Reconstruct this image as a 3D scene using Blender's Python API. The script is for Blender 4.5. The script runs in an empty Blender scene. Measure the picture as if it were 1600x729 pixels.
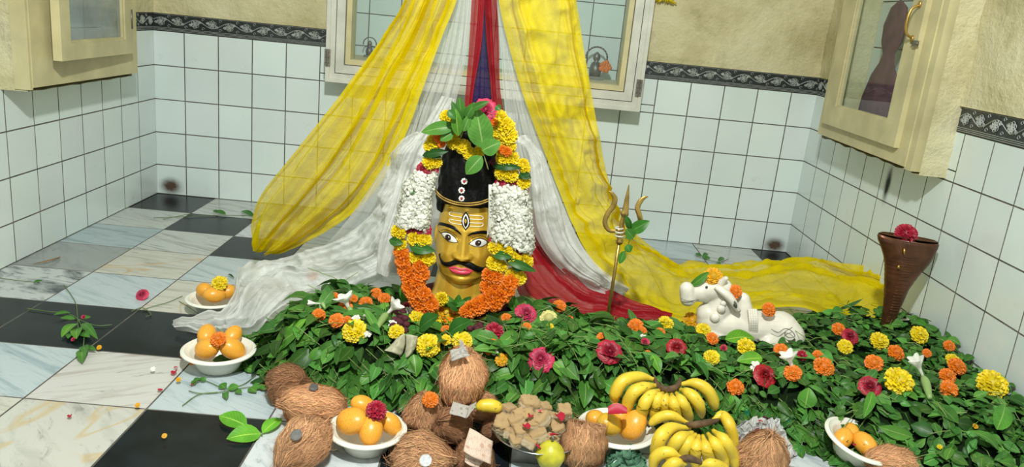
import bpy, math, random
import numpy as np
from mathutils import Vector, Matrix, Euler
sc = bpy.context.scene
col = sc.collection
PI = math.pi

# ------------------------------------------------------------ camera
W_, H_ = 1600, 729
FPX = 1222.71
CAM = Vector((1.5942, -3.54, 0.9414))
pit, rol, yaw = map(math.radians, (15.4123, 5.651, 1.0372))
FW = Vector((math.sin(yaw)*math.cos(pit), math.cos(yaw)*math.cos(pit), -math.sin(pit)))
RT0 = Vector((math.cos(yaw), -math.sin(yaw), 0)); UP0 = RT0.cross(FW)
RT = RT0*math.cos(rol) + UP0*math.sin(rol)
UP = UP0*math.cos(rol) - RT0*math.sin(rol)
cd = bpy.data.cameras.new('camera'); cam = bpy.data.objects.new('camera', cd); col.objects.link(cam)
cam.matrix_world = Matrix(((RT.x, UP.x, -FW.x, CAM.x), (RT.y, UP.y, -FW.y, CAM.y), (RT.z, UP.z, -FW.z, CAM.z), (0, 0, 0, 1)))
cd.sensor_width = 36; cd.lens = 36*FPX/W_; cd.clip_start = .02
sc.camera = cam

# ------------------------------------------------------------ light
sc.view_settings.view_transform = 'Standard'; sc.view_settings.look = 'None'
sc.view_settings.exposure = 0.0; sc.view_settings.gamma = 1; sc.view_settings.use_curve_mapping = False
w = bpy.data.worlds.new('world'); sc.world = w; w.use_nodes = True
w.node_tree.nodes['Background'].inputs[0].default_value = (.93, 1, .96, 1)
w.node_tree.nodes['Background'].inputs[1].default_value = .50
ld = bpy.data.lights.new('ceiling_lamp', 'AREA'); ld.shape = 'DISK'; ld.size = .16; ld.energy = 84; ld.color = (.97, 1, .95)
lo = bpy.data.objects.new('ceiling_lamp', ld); col.objects.link(lo); lo.location = (1.55, -3.25, 2.3)
lo.rotation_euler = (Vector((1.5, -1.2, .2)) - lo.location).to_track_quat('-Z', 'Y').to_euler()

# ------------------------------------------------------------ measuring helpers: from the photograph's pixels to places in the room
def ray(u, v): return FW + RT*((u-800)/FPX) - UP*((v-364.5)/FPX)
def PY(u, v, y):
    d = ray(u, v); return CAM + d*((y-CAM.y)/d.y)
def PZ(u, v, z=0.):
    d = ray(u, v); return CAM + d*((z-CAM.z)/d.z)
def PXX(u, v, x):
    d = ray(u, v); return CAM + d*((x-CAM.x)/d.x)
def px(n, p): return n*((p-CAM).dot(FW))/FPX      # n pixels at point p, in metres
def sstep(a, b, x):
    t = min(1, max(0, (x-a)/(b-a))); return t*t*(3-2*t)
def lerp(a, b, t): return a+(b-a)*t
def pw(x, pts):
    if x <= pts[0][0]: return pts[0][1]
    for (a, b), (c, d) in zip(pts, pts[1:]):
        if x <= c: return b+(d-b)*(x-a)/(c-a)
    return pts[-1][1]
def cat(pts, n):   # Catmull-Rom through points
    P = [Vector(p) for p in pts]; P = [P[0]*2-P[1]]+P+[P[-1]*2-P[-2]]; out = []
    m = len(P)-3
    for i in range(n+1):
        s = i/n*m; k = min(int(s), m-1); t = s-k
        a, b, c, d = P[k:k+4]
        out.append(.5*((2*b)+(c-a)*t+(2*a-5*b+4*c-d)*t*t+(3*b-a-3*c+d)*t**3))
    return out

# ------------------------------------------------------------ mesh helpers
class MB:
    def __init__(s): s.v = []; s.f = []; s.m = []; s.uv = []; s.c = []
    def quad(s, pts, mi=0, uv=None, c=None):
        n = len(s.v); s.v += [tuple(p) for p in pts]; s.f.append(tuple(range(n, n+len(pts)))); s.m.append(mi)
        s.uv += uv or [(0, 0)]*len(pts); s.c += [c or (1, 1, 1, 1)]*len(pts)
    def grid(s, G, mi=0, c=None, close=False, uvs=(0, 0, 1, 1), flip=False):
        n0 = len(s.v); R = len(G); Cn = len(G[0])
        for i, row in enumerate(G):
            for j, p in enumerate(row):
                s.v.append(tuple(p)); s.uv.append((lerp(uvs[0], uvs[2], j/max(1, Cn-1)), lerp(uvs[1], uvs[3], i/max(1, R-1)))); s.c.append(c or (1, 1, 1, 1))
        for i in range(R-1):
            for j in range(Cn-(0 if close else 1)):
                a = n0+i*Cn+j; b = n0+i*Cn+(j+1) % Cn
                q = (a, b, b+Cn, a+Cn); s.f.append(q[::-1] if flip else q); s.m.append(mi)
        return n0
    def box(s, x0, x1, y0, y1, z0, z1, mi=0, c=None, M=None):
        p = [Vector((x, y, z)) for z in (z0, z1) for y in (y0, y1) for x in (x0, x1)]
        if M: p = [M @ q for q in p]
        for q in ((0, 2, 3, 1), (4, 5, 7, 6), (0, 1, 5, 4), (2, 6, 7, 3), (0, 4, 6, 2), (1, 3, 7, 5)):
            s.quad([p[k] for k in q], mi, c=c)
    def tube(s, pts, r, n=8, mi=0, c=None, cap=True, flat=1., up=None):
        pts = [Vector(p) for p in pts]; m = len(pts)
        rr = r if callable(r) else (lambda t: r)
        G = []; prev = None
        for i, p in enumerate(pts):
            t = (pts[min(i+1, m-1)]-pts[max(i-1, 0)]).normalized()
            a = up if up else (prev if prev else (Vector((0, 0, 1)) if abs(t.z) < .9 else Vector((1, 0, 0))))
            b = t.cross(a)
            if b.length < 1e-6: b = t.cross(Vector((0, 1, .1)))
            b.normalize(); a = b.cross(t).normalized(); prev = a
            R = rr(i/(m-1))
            G.append([p+(a*math.cos(2*PI*k/n)*flat+b*math.sin(2*PI*k/n))*R for k in range(n)])
        n0 = s.grid(G, mi, c, close=True, flip=True)
        if cap:
            s.f.append(tuple(n0+k for k in range(n))); s.m.append(mi)
            s.f.append(tuple(n0+(m-1)*n+k for k in range(n))[::-1]); s.m.append(mi)
    def lathe(s, prof, n=40, mi=0, c=None, M=None):
        G = []
        for r, z in prof:
            row = [Vector((r*math.cos(2*PI*k/n), r*math.sin(2*PI*k/n), z)) for k in range(n)]
            G.append([M @ q for q in row] if M else row)
        s.grid(G, mi, c, close=True)
    def sphere(s, o, R, nu=16, nv=10, mi=0, c=None, M=None, fn=None):
        G = []
        for i in range(nv+1):
            th = PI*i/nv; row = []
            for j in range(nu):
                a = 2*PI*j/nu; d = Vector((math.sin(th)*math.cos(a), math.sin(th)*math.sin(a), -math.cos(th)))
                q = Vector((d.x*R[0], d.y*R[1], d.z*R[2]))
                if fn: q = q*fn(d)
                if M: q = M @ q
                row.append(q+Vector(o))
            G.append(row)
        s.grid(G, mi, c, close=True)
    def build(s, name, mats, parent=None, smooth=True, loc=None):
        me = bpy.data.meshes.new(name)
        V = s.v
        if loc is not None: V = [(a-loc[0], b-loc[1], c-loc[2]) for a, b, c in V]
        me.from_pydata(V, [], s.f)
        if not isinstance(mats, (list, tuple)): mats = [mats]
        for m in mats: me.materials.append(m)
        me.polygons.foreach_set('material_index', s.m)
        me.polygons.foreach_set('use_smooth', [smooth]*len(s.f))
        vi = np.empty(len(me.loops), dtype=np.int32); me.loops.foreach_get('vertex_index', vi)
        uvl = me.uv_layers.new(name='UVMap'); uvl.data.foreach_set('uv', np.array(s.uv, dtype=np.float32)[vi].ravel())
        ca = me.color_attributes.new('col', 'FLOAT_COLOR', 'POINT'); ca.data.foreach_set('color', np.array(s.c, dtype=np.float32).ravel())
        me.update()
        o = bpy.data.objects.new(name, me); col.objects.link(o)
        if parent: o.parent = parent
        if loc is not None: o.location = loc
        return o
def thing(name, label, cat_, loc=(0, 0, 0), rot=(0, 0, 0), group=None, scale=1.):
    o = bpy.data.objects.new(name, None); col.objects.link(o); o.location = loc; o.rotation_euler = rot
    o.empty_display_size = .02; o.scale = (scale,)*3 if isinstance(scale, (int, float)) else scale
    o['label'] = label; o['category'] = cat_
    if group: o['group'] = group
    return o
def tag(o, label, cat_, group=None, kind=None):
    o['label'] = label; o['category'] = cat_
    if group: o['group'] = group
    if kind: o['kind'] = kind
    return o
def struct(o): o['kind'] = 'structure'; return o
def dup(root, label, loc, rot=None, scale=None, group=None):
    r = root.copy(); col.objects.link(r); r.location = loc
    if rot is not None: r.rotation_euler = rot
    if scale is not None: r.scale = (scale,)*3 if isinstance(scale, (int, float)) else scale
    r['label'] = label
    if group: r['group'] = group
    for ch in list(root.children):
        c = ch.copy(); col.objects.link(c); c.parent = r
        for g in list(ch.children):
            d = g.copy(); col.objects.link(d); d.parent = c
    return r
def smooth_angle(o):
    return o

# ------------------------------------------------------------ materials
def mat(name):
    m = bpy.data.materials.new(name); m.use_nodes = True; nt = m.node_tree
    return m, nt, nt.nodes['Principled BSDF']
def N(nt, t, **k):
    n = nt.nodes.new(t)
    for a, b in k.items():
        if a in n.inputs: n.inputs[a].default_value = b
        else: setattr(n, a, b)
    return n
def L(nt, a, b): nt.links.new(a, b)
def ramp(nt, fac, stops):
    r = nt.nodes.new('ShaderNodeValToRGB'); e = r.color_ramp.elements
    while len(e) < len(stops): e.new(.5)
    for k, (p, c) in enumerate(stops): e[k].position = p; e[k].color = (*c, 1) if len(c) == 3 else c
    L(nt, fac, r.inputs[0]); return r
def mix(nt, f, a, b, mode='MIX'):
    n = nt.nodes.new('ShaderNodeMix'); n.data_type = 'RGBA'; n.blend_type = mode
    for k, x in ((0, f), (6, a), (7, b)):
        if hasattr(x, 'is_output') or hasattr(x, 'links'): L(nt, x, n.inputs[k])
        else: n.inputs[k].default_value = x if k == 0 else ((*x, 1) if len(x) == 3 else x)
    return n.outputs[2]
def texco(nt, what='Object', scale=(1, 1, 1)):
    t = nt.nodes.new('ShaderNodeTexCoord'); mp = nt.nodes.new('ShaderNodeMapping'); mp.inputs['Scale'].default_value = scale
    L(nt, t.outputs[what], mp.inputs[0]); return mp.outputs[0]
def noise(nt, vec, scale, detail=4, rough=.5, dist=0):
    n = N(nt, 'ShaderNodeTexNoise'); n.inputs['Scale'].default_value = scale; n.inputs['Detail'].default_value = detail
    n.inputs['Roughness'].default_value = rough; n.inputs['Distortion'].default_value = dist
    if vec is not None: L(nt, vec, n.inputs['Vector'])
    return n.outputs['Fac']
def bump(nt, h, strength, dist, bs):
    b = nt.nodes.new('ShaderNodeBump'); b.inputs['Strength'].default_value = strength; b.inputs['Distance'].default_value = dist
    L(nt, h, b.inputs['Height']); L(nt, b.outputs[0], bs.inputs['Normal']); return b
def plain(name, c, rough=.5, metal=0, spec=.5, var=.0, sc_=20, bmp=0, vcol=False, coat=0):
    m, nt, b = mat(name); b.inputs['Roughness'].default_value = rough; b.inputs['Metallic'].default_value = metal
    b.inputs['Specular IOR Level'].default_value = spec; b.inputs['Coat Weight'].default_value = coat
    v = texco(nt); nn = noise(nt, v, sc_, 5)
    lo_ = tuple(x*(1-var) for x in c); hi = tuple(min(1, x*(1+var)) for x in c)
    r = ramp(nt, nn, [(.3, lo_), (.7, hi)]).outputs[0]
    if vcol:
        a = nt.nodes.new('ShaderNodeAttribute'); a.attribute_name = 'col'; r = mix(nt, 1., r, a.outputs['Color'], 'MULTIPLY')
    L(nt, r, b.inputs['Base Color'])
    if bmp: bump(nt, nn, bmp, .004, b)
    return m

def m_tile():
    m, nt, b = mat('white_glazed_tile'); v = texco(nt)
    n1 = noise(nt, v, 3, 4); n2 = noise(nt, v, 14, 6, .65)
    c = ramp(nt, n1, [(.25, (.66, .75, .73)), (.75, (.74, .82, .79))]).outputs[0]
    st = ramp(nt, n2, [(.63, (0, 0, 0)), (.78, (.5, .5, .5))]).outputs[0]
    c = mix(nt, st, c, (.52, .54, .46))
    a = nt.nodes.new('ShaderNodeAttribute'); a.attribute_name = 'col'; c = mix(nt, 1., c, a.outputs['Color'], 'MULTIPLY')
    L(nt, c, b.inputs['Base Color']); b.inputs['Roughness'].default_value = .16; b.inputs['Specular IOR Level'].default_value = .5
    bump(nt, noise(nt, v, 9, 2), .12, .004, b); return m
def m_plaster():
    m, nt, b = mat('yellow_cream_plaster'); v = texco(nt)
    n1 = noise(nt, v, 2.2, 6, .6); n2 = noise(nt, v, 22, 8, .7); n3 = noise(nt, v, 7, 5, .6)
    c = ramp(nt, n1, [(.3, (.44, .38, .19)), (.5, (.66, .60, .36)), (.7, (.72, .67, .46))]).outputs[0]
    c = mix(nt, ramp(nt, n3, [(.58, (0, 0, 0)), (.75, (.55, .55, .55))]).outputs[0], c, (.24, .22, .10))
    c = mix(nt, ramp(nt, n2, [(.66, (0, 0, 0)), (.74, (.8, .8, .8))]).outputs[0], c, (.72, .68, .52))
    L(nt, c, b.inputs['Base Color']); b.inputs['Roughness'].default_value = .7
    h = nt.nodes.new('ShaderNodeMath'); h.operation = 'ADD'; L(nt, n2, h.inputs[0]); L(nt, n3, h.inputs[1])
    bump(nt, h.outputs[0], .7, .02, b); return m
def m_marble(name, a, b_, vein, rot=0., sc_=1., dark=None, dist=1.2, st=(1, 9, 1)):
    m, nt, b = mat(name); t = nt.nodes.new('ShaderNodeTexCoord'); mp = nt.nodes.new('ShaderNodeMapping')
    mp.inputs['Scale'].default_value = st; mp.inputs['Rotation'].default_value = (0, 0, rot)
    mr = nt.nodes.new('ShaderNodeMapping'); mr.inputs['Rotation'].default_value = (0, 0, rot); L(nt, t.outputs['Object'], mr.inputs[0])
    mp.inputs['Rotation'].default_value = (0, 0, 0); L(nt, mr.outputs[0], mp.inputs[0])
    n1 = noise(nt, mp.outputs[0], 3*sc_, 8, .6, dist); n2 = noise(nt, mp.outputs[0], 9*sc_, 6, .7, dist*.5); n3 = noise(nt, mr.outputs[0], 2.3, 3, .5, .6)
    a = tuple(x*.80 for x in a); b_ = tuple(x*.80 for x in b_)
    c = ramp(nt, n1, [(.32, b_), (.5, a), (.75, a)]).outputs[0]
    c = mix(nt, ramp(nt, n2, [(.30, (.8, .8, .8)), (.42, (0, 0, 0))]).outputs[0], c, dark or tuple(x*.55 for x in b_))
    if vein:
        c = mix(nt, ramp(nt, n3, [(.485, (0, 0, 0)), (.497, (.6, .6, .6)), (.512, (0, 0, 0))]).outputs[0], c, vein)
    L(nt, c, b.inputs['Base Color']); b.inputs['Roughness'].default_value = .22; return m
M = {}
M['tile'] = m_tile(); M['plaster'] = m_plaster()
M['grout'] = plain('dark_grout', (.13, .12, .10), .9, var=.4)
M['black_marble'] = plain('black_floor_tile', (.008, .012, .015), .22, spec=.22, var=.5, sc_=12)
MAR = [m_marble('white_marble_brown_streaks', (.62, .66, .62), (.36, .34, .30), None, .35),
       m_marble('blue_grey_marble', (.46, .56, .59), (.26, .34, .36), None, .2, dark=(.12, .15, .16)),
       m_marble('cream_marble_orange_vein', (.68, .67, .58), (.48, .46, .38), (.50, .28, .07), .1),
       m_marble('grey_marble', (.36, .39, .37), (.24, .26, .25), None, .6, st=(1, 2, 1)),
       m_marble('swirled_marble', (.62, .66, .64), (.05, .07, .08), None, .3, .9, dist=3.5, st=(1, 2, 1)),
       m_marble('pale_blue_marble', (.58, .67, .70), (.38, .48, .52), None, .5, dark=(.2, .26, .28)),
       m_marble('pinkish_white_marble', (.71, .70, .66), (.50, .46, .42), None, -.5),
       m_marble('white_marble_yellow_vein', (.66, .66, .60), (.46, .46, .42), (.52, .36, .12), .9, st=(1, 3, 1)),
       m_marble('cloudy_white_marble', (.72, .77, .78), (.40, .46, .50), None, .9, dist=2.5, dark=(.22, .26, .3), st=(1, 2.5, 1))]
M['cream_paint'] = plain('cream_painted_wood', (.55, .49, .27), .45, var=.16, sc_=9, bmp=.15)
M['white_paint'] = plain('off_white_frame', (.60, .60, .52), .35, var=.12, sc_=14)
M['steel'] = plain('steel', (.55, .56, .56), .22, 1, var=.1); M['coin_silver'] = plain('silver_coin', (.30, .31, .31), .55, .6, var=.25, sc_=200)
M['hinge'] = plain('dull_hinge_metal', (.22, .21, .18), .45, .8, var=.3)
M['brass'] = plain('aged_brass', (.50, .33, .09), .38, .9, var=.3, sc_=30, bmp=.2)
M['bronze'] = plain('brown_bronze', (.12, .045, .02), .33, .55, var=.35, sc_=25, bmp=.2, coat=.2)
M['dark'] = plain('dark_bits', (.02, .018, .015), .6)
m, nt, b = mat('window_glass'); gl = N(nt, 'ShaderNodeBsdfGlossy'); gl.inputs['Roughness'].default_value = .03
tr = N(nt, 'ShaderNodeBsdfTransparent'); tr.inputs[0].default_value = (.95, .98, .97, 1); ms = N(nt, 'ShaderNodeMixShader'); ms.inputs[0].default_value = .07
L(nt, tr.outputs[0], ms.inputs[1]); L(nt, gl.outputs[0], ms.inputs[2]); L(nt, ms.outputs[0], nt.nodes['Material Output'].inputs[0]); M['glass'] = m
m, nt, b = mat('dusty_window_glass')
b.inputs['Base Color'].default_value = (.40, .47, .46, 1); b.inputs['Roughness'].default_value = .08; b.inputs['Specular IOR Level'].default_value = .9
tr = N(nt, 'ShaderNodeBsdfTransparent'); ms = N(nt, 'ShaderNodeMixShader'); v = texco(nt); f = ramp(nt, noise(nt, v, 9, 5), [(.35, (.25,)*3), (.7, (.6,)*3)])
L(nt, f.outputs[0], ms.inputs[0]); L(nt, tr.outputs[0], ms.inputs[1]); L(nt, b.outputs[0], ms.inputs[2]); L(nt, ms.outputs[0], nt.nodes['Material Output'].inputs[0]); M['dusty_glass'] = m
def m_sheer(name, c, a0, a1, rough=.45, spark=.3, tl=.5):
    m, nt, b = mat(name); v = texco(nt, 'UV', (9, 2.2, 1)); v2 = texco(nt, 'UV', (4, 1.6, 1)); v3 = texco(nt, 'UV', (420, 300, 1))
    n = noise(nt, v, 1, 4, .55, .4); n2 = noise(nt, v2, 1, 3, .5, .3); n3 = noise(nt, v3, 1, 1)
    ad = nt.nodes.new('ShaderNodeMath'); ad.operation = 'ADD'; L(nt, n, ad.inputs[0]); L(nt, n2, ad.inputs[1])
    r = ramp(nt, ad.outputs[0], [(.0, (a0,)*3), (1., (min(1, a1),)*3)]); r.color_ramp.elements[0].position = .34; r.color_ramp.elements[1].position = .66
    hf = nt.nodes.new('ShaderNodeMath'); hf.operation = 'MULTIPLY'; hf.inputs[1].default_value = .5; L(nt, ad.outputs[0], hf.inputs[0]); L(nt, hf.outputs[0], r.inputs[0])
    w3 = nt.nodes.new('ShaderNodeMath'); w3.operation = 'MULTIPLY_ADD'; w3.inputs[1].default_value = .5; w3.inputs[2].default_value = .75; L(nt, n3, w3.inputs[0])
    al = nt.nodes.new('ShaderNodeMath'); al.operation = 'MULTIPLY'; al.use_clamp = True; L(nt, r.outputs[0], al.inputs[0]); L(nt, w3.outputs[0], al.inputs[1])
    b.inputs['Base Color'].default_value = (*c, 1); b.inputs['Roughness'].default_value = rough; b.inputs['Specular IOR Level'].default_value = spark
    tl_ = N(nt, 'ShaderNodeBsdfTranslucent'); tl_.inputs[0].default_value = (*c, 1); tr = N(nt, 'ShaderNodeBsdfTransparent')
    m1 = N(nt, 'ShaderNodeMixShader'); m1.inputs[0].default_value = tl; L(nt, b.outputs[0], m1.inputs[1]); L(nt, tl_.outputs[0], m1.inputs[2])
    m2 = N(nt, 'ShaderNodeMixShader'); L(nt, al.outputs[0], m2.inputs[0]); L(nt, tr.outputs[0], m2.inputs[1]); L(nt, m1.outputs[0], m2.inputs[2])
    L(nt, m2.outputs[0], nt.nodes['Material Output'].inputs[0]); wr = noise(nt, texco(nt, 'Object', (1, 1, 1)), 34, 5, .6, 1.2); bump(nt, wr, .45, .008, b); return m
M['yellow_tulle'] = m_sheer('yellow_tulle', (.88, .70, .002), .66, 1.1, spark=.12, tl=.35)
M['white_tulle'] = m_sheer('white_tulle', (.74, .75, .71), .30, .95, spark=.6, tl=.3)
M['white_crumple'] = m_sheer('crumpled_white_tulle', (.80, .81, .77), .42, .95, spark=.6, tl=.25, rough=.35)
M['red_tulle'] = m_sheer('red_tulle', (.40, .008, .016), .75, 1., tl=.3)
M['purple_cloth'] = m_sheer('purple_tulle', (.028, .008, .10), .9, 1., tl=.2)
def m_leaf(name, c1, c2, vein=(.26, .36, .15), rough=.38):
    m, nt, b = mat(name); t = nt.nodes.new('ShaderNodeTexCoord'); sp = nt.nodes.new('ShaderNodeSeparateXYZ'); L(nt, t.outputs['UV'], sp.inputs[0])
    def math_(op, a, b2=None):
        n = nt.nodes.new('ShaderNodeMath'); n.operation = op
        for k, x in enumerate((a, b2)):
            if x is None: continue
            if hasattr(x, 'links'): L(nt, x, n.inputs[k])
            else: n.inputs[k].default_value = x
        return n.outputs[0]
    d = math_('ABSOLUTE', math_('SUBTRACT', sp.outputs[0], .5))
    mid = math_('LESS_THAN', d, .03)
    ph = math_('ADD', math_('MULTIPLY', sp.outputs[1], 9), math_('MULTIPLY', d, -5))
    sv = math_('LESS_THAN', math_('FRACT', ph), .09)
    vv = math_('MAXIMUM', mid, math_('MULTIPLY', sv, .45))
    base = ramp(nt, noise(nt, texco(nt), 30, 2), [(.3, c1), (.7, c2)]).outputs[0]
    a = nt.nodes.new('ShaderNodeAttribute'); a.attribute_name = 'col'
    c = mix(nt, 1., mix(nt, math_('MULTIPLY', vv, .55), base, vein), a.outputs['Color'], 'MULTIPLY')
    L(nt, c, b.inputs['Base Color']); b.inputs['Roughness'].default_value = rough; b.inputs['Specular IOR Level'].default_value = .2
    tl_ = N(nt, 'ShaderNodeBsdfTranslucent'); L(nt, c, tl_.inputs[0]); m1 = N(nt, 'ShaderNodeMixShader'); m1.inputs[0].default_value = .16
    L(nt, b.outputs[0], m1.inputs[1]); L(nt, tl_.outputs[0], m1.inputs[2]); L(nt, m1.outputs[0], nt.nodes['Material Output'].inputs[0]); return m
M['leaf'] = m_leaf('green_leaf', (.040, .135, .022), (.070, .20, .036))
M['stem'] = plain('green_stem', (.22, .30, .10), .5, var=.2, vcol=True)
def m_petal(name, c, tl=.25, rough=.5, var=.15):
    m, nt, b = mat(name); v = texco(nt)
    r = ramp(nt, noise(nt, v, 60, 2), [(.3, tuple(x*(1-var) for x in c)), (.7, tuple(min(1, x*(1+var)) for x in c))]).outputs[0]
    a = nt.nodes.new('ShaderNodeAttribute'); a.attribute_name = 'col'; r = mix(nt, 1., r, a.outputs['Color'], 'MULTIPLY')
    L(nt, r, b.inputs['Base Color']); b.inputs['Roughness'].default_value = rough
    tl_ = N(nt, 'ShaderNodeBsdfTranslucent'); L(nt, r, tl_.inputs[0]); m1 = N(nt, 'ShaderNodeMixShader'); m1.inputs[0].default_value = tl
    L(nt, b.outputs[0], m1.inputs[1]); L(nt, tl_.outputs[0], m1.inputs[2]); L(nt, m1.outputs[0], nt.nodes['Material Output'].inputs[0]); return m
M['yellow_petal'] = m_petal('yellow_petal', (.90, .68, .008), tl=.15); M['amber_petal'] = m_petal('amber_petal', (.95, .48, .01))
M['orange_petal'] = m_petal('orange_petal', (.88, .22, .006), tl=.15); M['pale_petal'] = m_petal('pale_yellow_petal', (.82, .78, .30))
M['crimson_petal'] = m_petal('crimson_petal', (.42, .008, .035), tl=.12); M['red_petal'] = m_petal('red_petal', (.42, .006, .015), tl=.12); M['pink_petal'] = m_petal('pink_red_petal', (.72, .045, .13))
M['maroon_petal'] = m_petal('maroon_petal', (.13, .008, .02)); M['white_petal'] = m_petal('white_petal', (.88, .88, .80))
M['bud_green'] = plain('pale_green_bud', (.25, .38, .12), .45, var=.15)
def m_husk():
    m, nt, b = mat('coconut_fibre'); v = texco(nt, 'Object', (18, 18, 3))
    n = noise(nt, v, 6, 6, .7); c = ramp(nt, n, [(.3, (.26, .12, .055)), (.5, (.72, .42, .23)), (.75, (.90, .64, .40))]).outputs[0]
    a = nt.nodes.new('ShaderNodeAttribute'); a.attribute_name = 'col'; c = mix(nt, 1., c, a.outputs['Color'], 'MULTIPLY')
    L(nt, c, b.inputs['Base Color']); b.inputs['Roughness'].default_value = .75; b.inputs['Specular IOR Level'].default_value = .2; bump(nt, n, .8, .004, b); return m
M['husk'] = m_husk()
def m_mango():
    m, nt, b = mat('ripe_mango_skin'); v = texco(nt)
    c = ramp(nt, noise(nt, v, 14, 3), [(.3, (.72, .26, .03)), (.55, (.80, .38, .035)), (.8, (.76, .50, .07))]).outputs[0]
    c = mix(nt, ramp(nt, noise(nt, v, 9, 4), [(.735, (0, 0, 0)), (.77, (.8, .8, .8))]).outputs[0], c, (.25, .10, .03))
    a = nt.nodes.new('ShaderNodeAttribute'); a.attribute_name = 'col'; c = mix(nt, 1., c, a.outputs['Color'], 'MULTIPLY')
    L(nt, c, b.inputs['Base Color']); b.inputs['Roughness'].default_value = .33; b.inputs['Subsurface Radius'].default_value = (.01, .004, .001); return m
M['mango'] = m_mango()
def m_banana():
    m, nt, b = mat('banana_peel'); v = texco(nt)
    c = ramp(nt, noise(nt, v, 20, 3), [(.3, (.66, .45, .025)), (.7, (.76, .58, .05))]).outputs[0]
    c = mix(nt, ramp(nt, noise(nt, v, 95, 4, .6), [(.64, (0, 0, 0)), (.70, (.8, .8, .8))]).outputs[0], c, (.13, .06, .02))
    a = nt.nodes.new('ShaderNodeAttribute'); a.attribute_name = 'col'; c = mix(nt, 1., c, a.outputs['Color'], 'MULTIPLY')
    L(nt, c, b.inputs['Base Color']); b.inputs['Roughness'].default_value = .42; return m
M['banana'] = m_banana()
M['styro'] = plain('white_foam_bowl', (.80, .80, .70), .4, var=.03)
M['ceramic'] = plain('white_marble_idol', (.72, .68, .58), .28, var=.10, sc_=30, coat=.3)
M['gold'] = plain('golden_face_paint', (.74, .45, .045), .28, .5, var=.10, sc_=18, coat=.35)
M['black_hair'] = plain('black_fabric', (.004, .004, .004), .5, spec=.18, var=.4, sc_=90, bmp=.8)
M['black_paint'] = plain('black_paint', (.004, .004, .004), .35, spec=.25)
M['white_paint2'] = plain('white_eye_paint', (.85, .83, .78), .3)
M['lip'] = plain('pink_lip_paint', (.62, .05, .10), .35)
M['iris'] = plain('dark_iris_paint', (.03, .02, .02), .2)
M['crumb'] = plain('milk_sweet', (.74, .50, .24), .75, var=.35, sc_=70, bmp=.8, vcol=True)
M['maroon_cloth'] = plain('maroon_velvet', (.07, .008, .015), .8, var=.4, sc_=60, bmp=.5)
def m_note(name, c, ink, c2):
    m, nt, b = mat(name); uv = nt.nodes.new('ShaderNodeTexCoord').outputs['UV']; sp = nt.nodes.new('ShaderNodeSeparateXYZ'); L(nt, uv, sp.inputs[0])
    w1 = N(nt, 'ShaderNodeTexWave'); w1.inputs['Scale'].default_value = 5; w1.inputs['Distortion'].default_value = 9; L(nt, uv, w1.inputs[0])
    col_ = ramp(nt, w1.outputs[1], [(.45, c), (.6, c2)]).outputs[0]
    v = N(nt, 'ShaderNodeTexVoronoi'); v.inputs['Scale'].default_value = 3.2; L(nt, uv, v.inputs['Vector'])
    col_ = mix(nt, ramp(nt, v.outputs[0], [(.22, (.7,)*3), (.30, (0,)*3)]).outputs[0], col_, ink)
    mp = nt.nodes.new('ShaderNodeMapping'); mp.inputs['Scale'].default_value = (22, 5, 1); L(nt, uv, mp.inputs[0])
    col_ = mix(nt, ramp(nt, noise(nt, mp.outputs[0], 1.6, 2), [(.58, (0,)*3), (.62, (.55,)*3)]).outputs[0], col_, ink)
    L(nt, col_, b.inputs['Base Color']); b.inputs['Roughness'].default_value = .75; return m
M['note_cream'] = m_note('old_rupee_note', (.52, .50, .34), (.28, .27, .18), (.44, .43, .30)); M['note_pink'] = m_note('pinkish_rupee_note', (.66, .50, .36), (.42, .22, .15), (.56, .42, .36))
M['note_grey'] = m_note('grey_rupee_note', (.44, .40, .34), (.18, .17, .17), (.33, .31, .28))
# ============================================================ THE ROOM
XR = 2.9512; YF = -3.9; ZT = 1.75
GRID_Z = [0, .136, .286, .436, .586, .736]
rnd = random.Random(5)
def tile_slab(mb, o, eu, ev, en, a0, a1, b0, b1, mi=0, g=.0008, th=.0018, si=1):
    k = rnd.uniform(.94, 1.03); c = (k, k*rnd.uniform(.985, 1.015), k, 1); tl = [rnd.uniform(0, .0006) for _ in range(4)]
    a0 += g; a1 -= g; b0 += g; b1 -= g; e = .0015
    P0 = [o+eu*a+ev*b for a, b in ((a0, b0), (a1, b0), (a1, b1), (a0, b1))]
    P1 = [o+eu*a+ev*b+en*(th+t) for (a, b), t in zip(((a0+e, b0+e), (a1-e, b0+e), (a1-e, b1-e), (a0+e, b1-e)), tl)]
    mb.quad(P1, mi, c=c)
    for k2 in range(4): mb.quad([P0[k2], P0[(k2+1) % 4], P1[(k2+1) % 4], P1[k2]], si, c=c)
def cuts(a, first, step, end):
    o = [a, a+first]
    while o[-1]+step < end-1e-4: o.append(o[-1]+step)
    o.append(end); return o
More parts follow.
